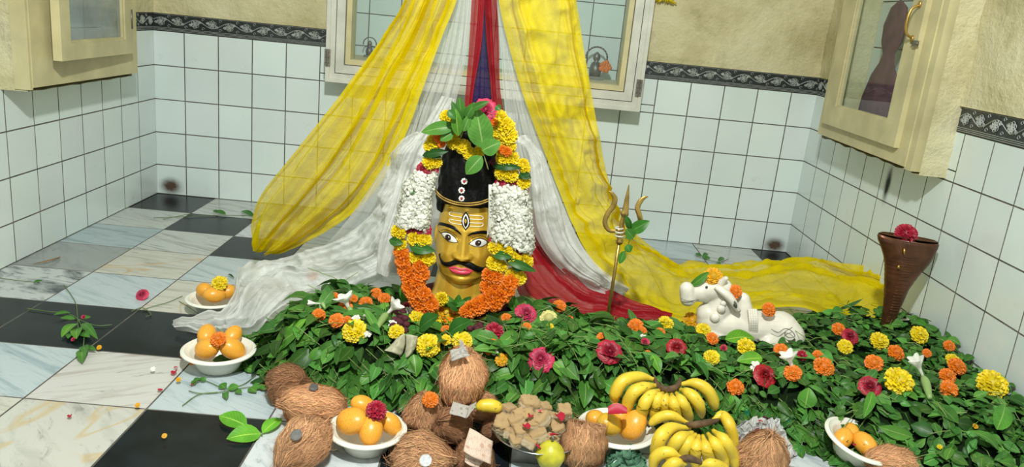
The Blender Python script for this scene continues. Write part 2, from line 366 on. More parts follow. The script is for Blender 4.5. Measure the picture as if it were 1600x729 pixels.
def tiled_wall(name, o, eu, ev, en, us, zs, holes=(), upper=None):
    """tiles from the floor to the border, plaster above; holes are (u0, u1, z0)"""
    mb = MB(); ulo, uhi = us[0], us[-1]
    def inhole(a0, a1, b0, b1): return any(a0 >= h[0]-1e-4 and a1 <= h[1]+1e-4 and b0 >= h[2]-1e-4 for h in holes)
    for i in range(len(us)-1):
        for j in range(len(zs)-1):
            segs = [(us[i], us[i+1], zs[j], zs[j+1])]
            for h in holes:
                ns = []
                for a0, a1, b0, b1 in segs:
                    if b1 <= h[2] or a1 <= h[0] or a0 >= h[1]: ns.append((a0, a1, b0, b1)); continue
                    if b0 < h[2]: ns.append((a0, a1, b0, h[2]))
                    b = max(b0, h[2])
                    if a0 < h[0]: ns.append((a0, h[0], b, b1))
                    if a1 > h[1]: ns.append((h[1], a1, b, b1))
                segs = ns
            for a0, a1, b0, b1 in segs:
                if a1-a0 > .004 and b1-b0 > .004: tile_slab(mb, o, eu, ev, en, a0, a1, b0, b1)
    # grout bed and plaster, split round the holes
    ub = sorted({ulo, uhi, *[max(ulo, min(uhi, h[k])) for h in holes for k in (0, 1)]})
    for a0, a1 in zip(ub, ub[1:]):
        hz = [h[2] for h in holes if a0 >= h[0]-1e-4 and a1 <= h[1]+1e-4]
        top = min(hz) if hz else 1e9
        z1 = min(.811, top)
        mb.quad([o+eu*a+ev*b for a, b in ((a0, -.02), (a1, -.02), (a1, z1), (a0, z1))], 1)
        if top > .811:
            n = max(2, int((a1-a0)/.02)); G = []
            for r in range(40):
                z = lerp(.811, ZT, r/39)
                G.append([o+eu*(lerp(a0, a1, q/n))+ev*z+en*(.004+.005*math.sin(a0*9+q*.35)*math.sin(z*21+q*.1)+(.004 if r == 0 else .006)) for q in range(n+1)])
            mb.grid(G, 2)
            mb.quad([o+eu*a+ev*.811+en*b for a, b in ((a0, -.001), (a1, -.001), (a1, .010), (a0, .010))], 2)
    return struct(mb.build(name, [M['tile'], M['grout'], M['plaster']], smooth=False))
X_, Y_, Z_ = Vector((1, 0, 0)), Vector((0, 1, 0)), Vector((0, 0, 1))
usb = [0]+[.137+.15*k for k in range(19)]; usb = [u for u in usb if u < XR-.08]+[XR]
WX0, WX1, WZ0 = .80, 2.125, .62        # the window niche of the back wall
tiled_wall('wall_back', Vector((0, 0, 0)), X_, Z_, -Y_, usb, GRID_Z, [(WX0, WX1, WZ0)])
tiled_wall('wall_left', Vector((0, 0, 0)), -Y_, Z_, X_, cuts(0, .1614, .15, -YF), GRID_Z, [(.40, 1.05, .60)])
tiled_wall('wall_right', Vector((XR, 0, 0)), -Y_, Z_, -X_, cuts(0, .1575, .15, -YF), GRID_Z, [(.40, 1.07, .62)])

# floor: marble squares
fx = [0, .27]+[.27+.2795*k for k in range(1, 10)]+[XR]
fy = [0, -.2847, -.5534, -.8154, -1.0891, -1.3643, -1.655, -1.925]+[-1.925-.28*k for k in range(1, 7)]+[YF]
B_ = -1
rows = [[B_, 0, 3, 5, B_, 0, 8, B_, 5, 0, B_],
        [0, B_, 8, 0, 5, 2, B_, 0, 3, 5, 0],
        [1, 0, B_, 2, B_, 6, 0, 5, 0, 8, B_],
        [3, 2, 5, 0, 8, B_, 2, B_, 5, 0, 0],
        [4, 5, 2, 8, B_, 0, 5, 0, B_, 2, 5],
        [B_]*11,
        [0, 5, 6, 5, 8, B_, 0, 5, 8, 0, 5],
        [6, 2, 7, B_, 8, B_, 5, 0, 8, 5, B_],
        [0, 7, B_, 8, B_, 8, B_, 5, 8, B_, 0]]
mb = MB()
mb.quad([(0, 0, -.003), (0, YF, -.003), (XR, YF, -.003), (XR, 0, -.003)][::-1], 0)
for r in range(len(fy)-1):
    for c in range(len(fx)-1):
        k = rows[r][min(c, 10)] if r < len(rows) else rnd.choice([B_, 0, 5, 8])
        tile_slab(mb, Vector((0, 0, -.0027)), X_, Y_, Z_, fx[c], fx[c+1], fy[r+1], fy[r], 1 if k == B_ else k+2, g=.0007, si=0)
struct(mb.build('floor', [M['grout'], M['black_marble']]+MAR, smooth=False))

# embossed black and silver border strip
M['border_black'] = plain('black_border_tile', (.025, .03, .03), .25, var=.3)
M['border_silver'] = plain('silver_relief', (.42, .44, .42), .35, .3, var=.25, sc_=120)
def border(name, o, eu, en, length):
    mb = MB(); z0, z1 = .737, .811; h = z1-z0
    u = 0
    while u < length-.001:
        u1 = min(u+.2, length); mb.box(0, 0, 0, 0, 0, 0)if False else None
        a = [o+eu*(u+.001)+Z_*z0, o+eu*(u1-.001)+Z_*z0, o+eu*(u1-.001)+Z_*z1, o+eu*(u+.001)+Z_*z1]
        b = [q+en*.004 for q in a]; mb.quad(b, 0)
        for k in range(4): mb.quad([a[k], a[(k+1) % 4], b[(k+1) % 4], b[k]], 0)
        u = u1
    def P(u_, v_, d=.0045): return o+eu*u_+Z_*(z0+h*v_)+en*d
    for v_ in (.04, .11, .18, .95): mb.tube([P(0, v_, .004), P(length, v_, .004)], .0009, 4, 1)
    mid, amp = .57, .19
    n = int(length/.006); mb.tube([P(i*length/n, mid+amp*math.sin(i*length/n/.15*2*PI)) for i in range(n+1)], .0016, 4, 1)
    k = 0; u = .0375
    while u < length-.02:
        s = 1 if k % 2 == 0 else -1; c0 = P(u, mid-.03*s, .005)
        for r_, pn in ((.016, 6), (.011, 5), (.0055, 4)):      # rose of three rings of petals
            for q in range(pn):
                a_ = 2*PI*q/pn+r_*90; cx = c0+eu*(math.cos(a_)*r_*.62)+Z_*(math.sin(a_)*r_*.62)
                pts = [cx+eu*(math.cos(t)*r_*.5)+Z_*(math.sin(t)*r_*.5)+en*(.002-r_*.05) for t in [2*PI*j/8 for j in range(9)]]
                mb.tube(pts, .0011, 4, 1, cap=False)
        for da, ln in ((.022, .020), (-.022, .020), (.030, .012), (-.031, .012)):   # leaves
            base = P(u+da*.8, mid+.08*s*(1 if da > 0 else -1)); 
            d = (eu*(1 if da > 0 else -1)*.6+Z_*(s if da > 0 else -s)).normalized(); sd = d.cross(en)
            L_ = ln; pp = [base-d*L_*.5, base-sd*L_*.25, base+d*L_*.5, base+sd*L_*.25]
            mb.quad([q+en*.0012 for q in pp], 1)
        for q in (-1, 1):                                    # tendrils
            cc = P(u+.0375*.9, mid+q*.26); mb.tube([cc+eu*(math.cos(t)*.007*(1-t/9))+Z_*(math.sin(t)*.007*(1-t/9)) for t in [j*.6 for j in range(10)]], .0010, 4, 1)
        u += .075; k += 1
    return struct(mb.build(name, [M['border_black'], M['border_silver']], smooth=False))
border('trim_1', Vector((0, 0, 0)), X_, -Y_, .80); border('trim_2', Vector((2.125, 0, 0)), X_, -Y_, XR-2.125)
border('trim_3', Vector((0, 0, 0)), -Y_, X_, .40); border('trim_4', Vector((0, -1.05, 0)), -Y_, X_, 2.8)
border('trim_5', Vector((XR, 0, 0)), -Y_, -X_, .40); border('trim_6', Vector((XR, -1.16, 0)), -Y_, -X_, 2.7)

# niche behind the back window: plastered jambs, tiled inside
mb = MB(); D = .30
O = Vector((WX0, 0, WZ0))
for i, (a0, a1) in enumerate(zip([0, .09, .24, .39, .54, .69, .84, .99, 1.14, 1.29], [.09, .24, .39, .54, .69, .84, .99, 1.14, 1.29, 1.325])):
    for j in range(8):
        tile_slab(mb, O+Y_*D, X_, Z_, -Y_, a0, a1, .0 if j == 0 else .12+.15*(j-1), .12+.15*j)
for sx, en in ((0, X_), (1.325, -X_)):
    for b0, b1 in ((.10, .25), (.25, .3)):
        for j in range(8): tile_slab(mb, O+X_*sx, Y_, Z_, en, b0, b1, .0 if j == 0 else .12+.15*(j-1), .12+.15*j)
    mb.quad([O+X_*sx+Y_*a+Z_*b for a, b in ((-.0, 0), (D+.01, 0), (D+.01, 1.13), (-.0, 1.13))], 1)
mb.quad([O+Y_*(D+.0)+Z_*b+X_*a for a, b in ((0, 0), (1.325, 0), (1.325, 1.13), (0, 1.13))], 1)
mb.box(WX0-.01, WX1+.01, -.001, D+.01, WZ0-.03, .695, 2)
for x0, x1 in ((WX0-.01, WX0+.03), (WX1-.03, WX1+.01)): mb.box(x0, x1, -.001, .10, WZ0, ZT, 2)
struct(mb.build('wall_niche', [M['tile'], M['grout'], M['plaster']], smooth=False))

# window on the back wall: aluminium-white frame with cream inner frame and glass
win = struct(thing('window_1', 'x', 'x')); del win['label']; del win['category']
def frame(name, x0, x1, z0, z1, y0, y1, wd, m, parent, steps=()):
    mb = MB()
    for a, b, c, d in ((x0, x1, z0, z0+wd), (x0, x0+wd, z0+wd, z1), (x1-wd, x1, z0+wd, z1)):
        mb.box(a, b, y0, y1, c, d)
    o = mb.build(name, m, parent, smooth=False); bv = o.modifiers.new('b', 'BEVEL'); bv.width = .003; bv.segments = 2; return o
FX0, FX1, FZ0 = .8, 2.145, .606
frame('outer_frame', FX0, FX1, FZ0, ZT, -.13, -.001, .030, M['white_paint'], win)
frame('lip_frame', FX0-.008, FX1+.008, FZ0-.008, ZT, -.136, -.11, .016, M['white_paint'], win)
frame('white_sash', FX0+.033, FX1-.033, FZ0+.033, ZT, -.128, -.03, .035, M['white_paint'], win)
frame('cream_sash', FX0+.071, FX1-.071, FZ0+.071, ZT, -.115, -.02, .022, M['cream_paint'], win)
mb = MB(); mb.box(FX0+.085, FX1-.085, -.066, -.062, FZ0+.085, ZT); mb.build('window_pane', M['glass'], win, smooth=False)
for x0, x1, zc in ((FX0-.012, FX0+.012, .70), (FX1-.022, FX1+.004, .70)):
    mb = MB(); mb.box(x0, x1, -.141, -.134, zc-.035, zc+.035, 0); mb.tube([(x0+.012, -.142, zc-.035), (x0+.012, -.142, zc+.035)], .004, 8, 0)
    for q in (-.022, 0, .022):
        mb.sphere((x0+.005, -.142, zc+q), (.002,)*3, 6, 4, 1); mb.sphere((x0+.019, -.142, zc+q), (.002,)*3, 6, 4, 1)
    mb.build('hinge', [M['hinge'], M['dark']], win, smooth=False)

# left cupboard: a plastered box on the wall with a framed, glazed door standing ajar
def rough_box(mb, x0, x1, y0, y1, z0, z1, mi, amp, faces):
    for f in faces:
        n1 = 16; n2 = 40; G = []
        for i in range(n1+1):
            row = []
            for j in range(n2+1):
                a, b = i/n1, j/n2
                q = {'near': (lerp(x0, x1, a), y0, lerp(z0, z1, b)), 'front+': (x1, lerp(y0, y1, a), lerp(z0, z1, b)), 'front-': (x0, lerp(y0, y1, a), lerp(z0, z1, b)),
                     'bottom': (lerp(x0, x1, a), lerp(y0, y1, b), z0), 'far': (lerp(x0, x1, a), y1, lerp(z0, z1, b))}[f]
                s = math.sin(q[1]*31+q[2]*17)*math.sin(q[2]*43+q[0]*11)+.5*math.sin(q[2]*90+q[1]*60)
                row.append(Vector(q)+Vector((s*amp*.5, s*amp, s*amp*.6 if f != 'bottom' else s*amp)))
            G.append(row)
        mb.grid(G, mi)
cl = thing('wall_cupboard', 'cream painted cupboard with a dusty glass door on the left wall', 'cupboard', (0, -.4, .585))
def W2(t): return -Vector(t.location)
def part(mb, name, m, t, smooth=False, bev=.002, label=None):
    o = mb.build(name, m, t, smooth=smooth, loc=tuple(t.location)); o.location = (0, 0, 0)
    if bev: b_ = o.modifiers.new('b', 'BEVEL'); b_.width = bev; b_.segments = 2; b_.limit_method = 'ANGLE'
    if label: o['label'] = label
    return o
mb = MB(); rough_box(mb, .0, .088, -1.075, -.39, .572, ZT, 0, .0018, ('near', 'bottom', 'far')); part(mb, 'plaster_case', M['plaster'], cl, True, 0)
mb = MB(); mb.box(.086, .104, -1.07, -.90, .585, ZT); mb.box(.086, .104, -.47, -.375, .585, ZT); mb.box(.086, .104, -.90, -.47, .585, .672); mb.box(.05, .1, -1.08, -1.066, .578, ZT)
part(mb, 'front_frame', M['cream_paint'], cl)
Md = Matrix.Translation((.106, -.472, 0)) @ Matrix.Rotation(math.radians(2.6), 4, 'Z')   # hinged at its far stile, ajar
mb = MB(); Ld = .528
for a, b, c, d in ((-Ld, 0, .668, .722), (-Ld, -Ld+.062, .722, ZT), (-.060, 0, .722, ZT)): mb.box(0, .028, a, b, c, d, M=Md)
for a, b, c, d in ((-Ld+.062, -.060, .722, .730), (-Ld+.062, -Ld+.070, .73, ZT), (-.068, -.060, .73, ZT)): mb.box(.012, .022, a, b, c, d, M=Md)
door = part(mb, 'door', M['cream_paint'], cl)
mb = MB(); mb.box(.010, .013, -Ld+.058, -.056, .72, ZT, M=Md); g = part(mb, 'door_pane', M['dusty_glass'], cl, bev=0); g.parent = door
mb = MB(); mb.tube([Md @ Vector((.029, -.006, .76)), Md @ Vector((.029, -.006, .83))], .004, 8); h = part(mb, 'door_hinge', M['hinge'], cl, True, 0); h.parent = door
# its inside: tiled back and a shelf
mb = MB()
for i in range(5):
    for j in range(8): tile_slab(mb, Vector((-.02, -.40, .60)), -Y_, Z_, X_, i*.13, (i+1)*.13, .06*0+j*.15, (j+1)*.15)
mb.quad([(-.021, -.4, .6), (-.021, -1.05, .6), (-.021, -1.05, ZT), (-.021, -.4, ZT)], 1)
for y in (-.4, -1.05): mb.quad([(-.02, y, .6), (.09, y, .6), (.09, y, ZT), (-.02, y, ZT)], 2)
mb.quad([(-.02, -.4, .6), (.09, -.4, .6), (.09, -1.05, .6), (-.02, -1.05, .6)], 2)
struct(mb.build('wall_left_niche', [M['tile'], M['grout'], M['plaster']], smooth=False))

# right cupboard
cr = thing('wall_cupboard', 'yellow painted cupboard with a brass handle and glass door on the right wall', 'cupboard', (XR, -.4, .6))
mb = MB(); rough_box(mb, XR-.085, XR+.0, -1.16, -.36, .592, ZT, 0, .0035, ('near', 'bottom', 'far')); part(mb, 'plaster_case', M['plaster'], cr, True, 0)
mb = MB(); x0, x1 = XR-.105, XR-.084
mb.box(x0, x1, -1.10, -1.03, .605, ZT); mb.box(x0, x1, -.43, -.36, .605, ZT); mb.box(x0, x1, -1.03, -.43, .605, .665); mb.box(x0+.004, XR-.03, -1.135, -1.09, .598, ZT)
part(mb, 'front_frame', M['cream_paint'], cr)
mb = MB(); x0, x1 = XR-.122, XR-.100
for a, b, c, d in ((-1.04, -.42, .655, .73), (-1.04, -.955, .73, ZT), (-.52, -.42, .73, ZT)): mb.box(x0, x1, a, b, c, d)
for a, b, c, d in ((-.955, -.52, .73, .737), (-.955, -.948, .737, ZT), (-.527, -.52, .737, ZT)): mb.box(x0+.005, x1, a, b, c, d)
door = part(mb, 'door', M['cream_paint'], cr)
mb = MB(); mb.box(x0+.012, x0+.015, -.955, -.52, .73, ZT); g = part(mb, 'door_pane', M['glass'], cr, bev=0); g.parent = door
hx = x0-.002; hp = PXX(1431, 34, hx)
mb = MB(); mb.tube(cat([hp+Vector((0, .0, .050)), hp+Vector((-.022, 0, .036)), hp+Vector((-.028, 0, 0)), hp+Vector((-.022, 0, -.036)), hp+Vector((0, 0, -.050))], 14), lambda t: .0055-.002*abs(t-.5)*2, 8)
for q in (-.052, .052): mb.sphere(hp+Vector((-.001, 0, q)), (.004, .009, .012), 10, 6)
g = part(mb, 'door_handle', M['brass'], cr, True, 0, 'curved brass pull'); g.parent = door
hp = PXX(1432, 68, hx); mb = MB(); mb.tube([hp+Vector((-.006, -.02, 0)), hp+Vector((-.006, .02, 0))], .0035, 8); mb.box(hp.x-.008, hp.x+.001, hp.y-.012, hp.y+.012, hp.z-.009, hp.z+.009)
g = part(mb, 'door_latch', M['hinge'], cr, True, 0, 'small dark latch'); g.parent = door
mb = MB(); xb = XR+.03
for i in range(5):
    for j in range(7): tile_slab(mb, Vector((xb, -.42, .62)), -Y_, Z_, -X_, -.02+i*.17, .15+i*.17, j*.17, (j+1)*.17)
mb.quad([(xb+.001, -.4, .62), (xb+.001, -1.1, .62), (xb+.001, -1.1, ZT), (xb+.001, -.4, ZT)], 1)
for y in (-.4, -1.07): mb.quad([(xb, y, .62), (XR-.09, y, .62), (XR-.09, y, ZT), (xb, y, ZT)], 2)
mb.quad([(xb, -.4, .622), (XR-.09, -.4, .622), (XR-.09, -1.07, .622), (xb, -1.07, .622)], 2)
struct(mb.build('wall_right_niche', [M['tile'], M['grout'], M['plaster']], smooth=False))
# added dark figure in the right cupboard, standing in for a person's reflection
b0 = Vector((XR-.035, -.68, .64))
mb = MB(); mb.lathe([(.0, 0), (.15, .0), (.155, .05), (.135, .14), (.10, .22), (.055, .27), (.045, .30), (.075, .34), (.085, .40), (.06, .46), (.0, .49)], 28, M=Matrix.Diagonal((.55, 1.0, 1, 1)))
for k, v_ in enumerate(mb.v):
    a = math.atan2(v_[1], v_[0]); s = 1+.05*math.sin(a*9+v_[2]*14); mb.v[k] = (v_[0]*s, v_[1]*s, v_[2])
M['reflection_maroon'] = plain('dark_maroon_reflection', (.10, .035, .055), .7, var=.4)
o = mb.build('reflection_figure', M['reflection_maroon']); o.location = b0; o.scale = (.38, .95, 1.0); tag(o, 'added dark maroon figure standing in for a reflection in the right cupboard glass', 'idol')
# soot streak and grime are marks on the tiles
m, nt, b = mat('soot_stain'); b.inputs['Base Color'].default_value = (.03, .03, .03, 1); b.inputs['Roughness'].default_value = .8
tr = N(nt, 'ShaderNodeBsdfTransparent'); ms = N(nt, 'ShaderNodeMixShader'); t = nt.nodes.new('ShaderNodeTexCoord'); mp = nt.nodes.new('ShaderNodeMapping'); mp.inputs['Location'].default_value = (-1, -1, 0); mp.inputs['Scale'].default_value = (2, 2, 1)
L(nt, t.outputs['UV'], mp.inputs[0]); gr = nt.nodes.new('ShaderNodeTexGradient'); gr.gradient_type = 'QUADRATIC_SPHERE'; L(nt, mp.outputs[0], gr.inputs[0])
no = noise(nt, t.outputs['UV'], 4, 5); mu = nt.nodes.new('ShaderNodeMath'); mu.operation = 'MULTIPLY'; L(nt, gr.outputs[1], mu.inputs[0]); L(nt, no, mu.inputs[1]); m2 = nt.nodes.new('ShaderNodeMath'); m2.operation = 'MULTIPLY'; m2.inputs[1].default_value = 3.2; m2.use_clamp = True
L(nt, mu.outputs[0], m2.inputs[0]); L(nt, m2.outputs[0], ms.inputs[0]); L(nt, tr.outputs[0], ms.inputs[1]); L(nt, b.outputs[0], ms.inputs[2]); L(nt, ms.outputs[0], nt.nodes['Material Output'].inputs[0]); M['soot'] = m
m2_ = M['soot'].copy(); m2_.name = 'brown_corner_grime'; M['soot_brown'] = m2_; m2_.node_tree.nodes['Principled BSDF'].inputs[0].default_value = (.09, .05, .03, 1)
for n_ in m2_.node_tree.nodes:
    if n_.type == 'TEX_NOISE': n_.inputs['Scale'].default_value = 9; n_.inputs['Roughness'].default_value = .8
c0 = PXX(1387, 285, XR-.004); mb = MB(); mb.grid([[c0+Vector((0, -.03+.06*a, -.10+.19*b_)) for a in (0, 1)] for b_ in (0, 1)]); struct(mb.build('trim_7', M['soot']))
c0 = Vector((.055, -.004, .035)); mb = MB(); mb.grid([[c0+Vector((-.06+.14*a, 0, -.05+.11*b_)) for a in (0, 1)] for b_ in (0, 1)]); struct(mb.build('trim_8', M['soot_brown']))
c0 = Vector((XR-.04, -.004, .03)); mb = MB(); mb.grid([[c0+Vector((-.09+.14*a, 0, -.05+.10*b_)) for a in (0, 1)] for b_ in (0, 1)]); struct(mb.build('trim_9', M['soot_brown']))
# little idols inside the window niche
def lamp_idol(u, v, s, label, fl):
    c = PY(u, v, .20); c.z = .696
    t = thing('small_idol', label, 'idol', c, scale=s)
    mb = MB(); mb.box(-.035, .035, -.02, .02, 0, .012); mb.lathe([(0, .012), (.022, .012), (.026, .04), (.018, .065), (.008, .07), (.015, .082), (.013, .10), (0, .11)], 20)
    mb.build('figure', M['hinge'], t)
    mb = MB()
    for k in range(12):
        a = PI*k/11; mb.tube([(.040*math.cos(a+j*.6)+0*j, .004, .085+.040*math.sin(a)+.0*j) for j in (0,)]+[(.046*math.cos(a), .004, .085+.046*math.sin(a))], .007, 6)
    mb.build('halo', M['hinge'], t)
    if fl:
        mb = MB()
        for k in range(14):
            a = k*2.4; r_ = .012+.0016*k; mb.sphere((.035+r_*math.cos(a)*.6, -.025, .055+r_*math.sin(a)*.6), (.010, .006, .010), 6, 5)
        mb.build('flower_offering', M['orange_petal'], t, )['label'] = 'orange flower'
lamp_idol(929, 118, 1.15, 'small dark metal idol with an orange flower behind the window glass', True)
lamp_idol(577, 86, .7, 'tiny idol in the lower left corner of the window niche', False)
# dangling scrap of yellow tinsel at the top
t = MB(); c0 = PY(1038, -6, -.02)
for k in range(60):
    a = rnd.uniform(0, 2*PI); e = c0+Vector((math.cos(a)*rnd.uniform(.02, .06), -rnd.uniform(0, .02), -rnd.uniform(.0, .03))); t.tube([c0, (c0+e)*.5+Vector((0, -.01, 0)), e], .003, 4, 0)
tag(t.build('tinsel_tassel', M['yellow_petal']), 'tuft of yellow tinsel on the plaster right of the window top', 'tassel')

# ============================================================ SHEER CLOTHS
def cloth(name, label, edges, m, folds, amp, seed, n=150, nc=None, group=None, flute=1., wav=.0, crum=.0):
    """edges: list of paths across the width, each a list of (u, v, y); folds wave in depth between them"""
    from mathutils import noise as mn
    r = random.Random(seed); K = len(edges); sv = Vector((seed*3.1, seed, seed*1.7)); paths = [cat([PY(u, v, y) for u, v, y in e], n) for e in edges]
    nc = nc or folds*10; G = []
    ph = [r.uniform(0, 6.28) for _ in range(8)]
    for i in range(n+1):
        t = i/n; row = []
        for j in range(nc+1):
            s = j/nc
            s2 = s+.25/folds*math.sin(2*PI*s*folds*.5+ph[0]+t*2.5)*min(1, 4*s*(1-s)*3)
            s2 = max(0, min(1, s2))
            a = s2*(K-1); k = min(int(a), K-2); f = a-k
            p = paths[k][i].lerp(paths[k+1][i], f)
            tt = (paths[k][min(i+1, n)]-paths[k][max(i-1, 0)]).normalized(); cr_ = (paths[-1][i]-paths[0][i]); wdt = cr_.length
            nr = cr_.cross(tt).normalized() if wdt > 1e-5 else Vector((0, -1, 0))
            if nr.dot(p-CAM) > 0: nr = -nr
            ed = min(1, 6*s, 6*(1-s))
            w_ = math.sin(2*PI*folds*s+ph[1]+1.6*math.sin(t*3+ph[2]))+.5*math.sin(2*PI*folds*2.3*s+ph[3]+t*4)+.3*math.sin(2*PI*folds*4.1*s+t*9+ph[4])
            w_ += wav*(math.sin(t*17+s*5+ph[5])+.6*math.sin(t*31-s*9+ph[6]))
            d = amp*w_*ed*min(1, wdt*flute*4+.2)
            if crum:
                q_ = p*1.0+sv; ed2 = min(1, 10*s+.15, 10*(1-s)+.15)
                d += crum*ed2*((.5-abs(mn.noise(Vector((q_.x*5+q_.z*4, q_.y*5, q_.z*7-q_.x*3)))))*2.2+(.3-abs(mn.noise(q_*13+sv)))*1.3+(.3-abs(mn.noise(q_*31)))*.5)
            q = p+nr*d
            if q.z < .003: q.z = .003+.002*abs(math.sin(s*50))
            row.append(q)
        G.append(row)
    mb = MB(); mb.grid(G); o = mb.build(name, m)
    return tag(o, label, 'cloth', group)
cloth('tulle_drape', 'yellow tulle drape sweeping down to the floor left of the idol', [
    [(640, -60, -1.0), (632, 0, -1.0), (600, 55, -.98), (560, 110, -.95), (515, 170, -.92), (455, 245, -.87), (408, 305, -.80), (393, 350, -.75), (396, 385, -.73)],
    [(668, -60, -1.02), (655, 0, -1.02), (628, 60, -1.0), (590, 130, -.98), (545, 205, -.95), (490, 280, -.90), (442, 340, -.83), (416, 375, -.78), (408, 392, -.76)],
    [(700, -60, -1.04), (686, 0, -1.04), (660, 65, -1.03), (628, 140, -1.02), (590, 220, -1.0), (540, 300, -.95), (486, 350, -.88), (446, 385, -.82), (424, 397, -.79)],
    [(724, -60, -1.06), (714, 0, -1.06), (690, 60, -1.06), (664, 130, -1.07), (636, 205, -1.06), (600, 280, -1.03), (545, 338, -.98), (480, 378, -.90), (440, 396, -.82)]], M['yellow_tulle'], 5, .020, 3, nc=90, crum=.008)
cloth('tulle_drape', 'white tulle drape hanging behind the idol, left of the red strip', [
    [(704, -60, -1.0), (696, 0, -1.0), (672, 90, -1.0), (640, 170, -1.02), (610, 240, -1.04), (560, 320, -1.05), (520, 370, -1.05), (490, 400, -1.0)],
    [(742, -60, -1.0), (738, 0, -1.0), (728, 90, -1.0), (712, 160, -1.0), (700, 240, -1.0), (690, 330, -1.0), (680, 400, -1.0), (670, 440, -1.0)]], M['white_tulle'], 6, .012, 9)
cloth('tulle_drape', 'crumpled white tulle end trailing over the floor by the mango bowls', [
    [(652, 205, -1.24), (625, 222, -1.25), (606, 262, -1.24), (588, 322, -1.22), (540, 368, -1.18), (470, 398, -1.15), (408, 418, -1.15), (372, 428, -1.26), (362, 470, -1.40), (340, 497, -1.45), (272, 505, -1.485)],
    [(662, 215, -1.26), (645, 250, -1.28), (625, 300, -1.28), (605, 355, -1.27), (560, 405, -1.25), (490, 425, -1.25), (430, 435, -1.28), (390, 450, -1.36), (370, 490, -1.45), (345, 508, -1.48), (272, 510, -1.49)],
    [(674, 225, -1.28), (662, 270, -1.30), (648, 320, -1.31), (628, 380, -1.31), (600, 432, -1.30), (540, 458, -1.30), (480, 466, -1.33), (430, 485, -1.42), (400, 520, -1.49), (350, 526, -1.52), (276, 516, -1.50)]], M['white_crumple'], 4, .010, 21, n=260, wav=.35, nc=100, crum=.024)
cloth('tulle_drape', 'bunched white tulle tail falling beside the left marigold garland', [
    [(690, 150, -1.25), (660, 200, -1.27), (632, 240, -1.29), (612, 310, -1.33), (592, 380, -1.36), (589, 425, -1.37)],
    [(712, 155, -1.25), (690, 210, -1.27), (668, 270, -1.30), (642, 330, -1.34), (622, 395, -1.37), (606, 432, -1.38)]], M['white_crumple'], 4, .010, 33, wav=.2, crum=.012)
cloth('tulle_drape', 'purple tulle strip between the two red strips above the idol', [
    [(748, -60, -.96), (748, 0, -.96), (740, 90, -.96), (728, 200, -.96), (715, 300, -.98)],
    [(768, -60, -.96), (768, 0, -.96), (772, 90, -.96), (780, 200, -.96), (790, 300, -.98)]], M['purple_cloth'], 3, .008, 12)
cloth('tulle_drape', 'red tulle strip hanging left of the purple strip', [
    [(740, -60, -1.02), (737, 0, -1.02), (733, 70, -1.02), (727, 150, -1.02), (720, 260, -1.03), (710, 340, -1.04)],
    [(759, -60, -1.02), (757, 0, -1.02), (752, 70, -1.02), (739, 150, -1.02), (730, 260, -1.03), (722, 340, -1.04)]], M['red_tulle'], 3, .006, 14)
cloth('tulle_drape', 'red tulle hanging right of the purple strip and pooling beside the idol', [
    [(757, -60, -1.02), (757, 0, -1.02), (761, 70, -1.02), (768, 150, -1.03), (775, 260, -1.05), (790, 350, -1.12), (800, 420, -1.20), (812, 462, -1.28), (840, 486, -1.32), (900, 500, -1.33), (1045, 508, -1.33)],
    [(768, -60, -1.02), (768, 0, -1.02), (772, 70, -1.02), (776, 150, -1.03), (790, 260, -1.05), (815, 350, -1.10), (835, 400, -1.14), (862, 440, -1.20), (900, 468, -1.24), (950, 482, -1.26), (1048, 500, -1.28)],
    [(778, -60, -1.02), (778, 0, -1.02), (780, 70, -1.02), (783, 150, -1.03), (806, 260, -1.03), (838, 340, -1.04), (868, 385, -1.06), (900, 420, -1.10), (940, 448, -1.14), (975, 465, -1.18), (1050, 492, -1.22)]], M['red_tulle'], 4, .012, 15, wav=.15, nc=60, crum=.010)
cloth('tulle_drape', 'white tulle drape hanging behind the idol, right of the red strip', [
    [(777, -60, -1.05), (776, 0, -1.05), (783, 80, -1.05), (788, 160, -1.06), (800, 250, -1.08), (820, 330, -1.11), (846, 385, -1.14), (880, 425, -1.16), (930, 455, -1.17), (970, 463, -1.18)],
    [(792, -60, -1.05), (792, 0, -1.05), (808, 80, -1.05), (825, 160, -1.06), (850, 240, -1.06), (880, 320, -1.07), (905, 375, -1.08), (930, 410, -1.10), (960, 435, -1.12), (985, 450, -1.14)]], M['white_tulle'], 5, .011, 16, wav=.2)
cloth('tulle_drape', 'bunched white tulle tail between the right garland and yellow drape', [
    [(800, 215, -1.20), (826, 240, -1.20), (830, 290, -1.21), (838, 350, -1.22), (858, 395, -1.22), (890, 425, -1.20), (930, 447, -1.18)],
    [(822, 210, -1.18), (850, 250, -1.18), (868, 300, -1.18), (884, 350, -1.18), (900, 385, -1.18), (925, 415, -1.17), (955, 440, -1.15)]], M['white_crumple'], 4, .010, 34, wav=.2, crum=.012)
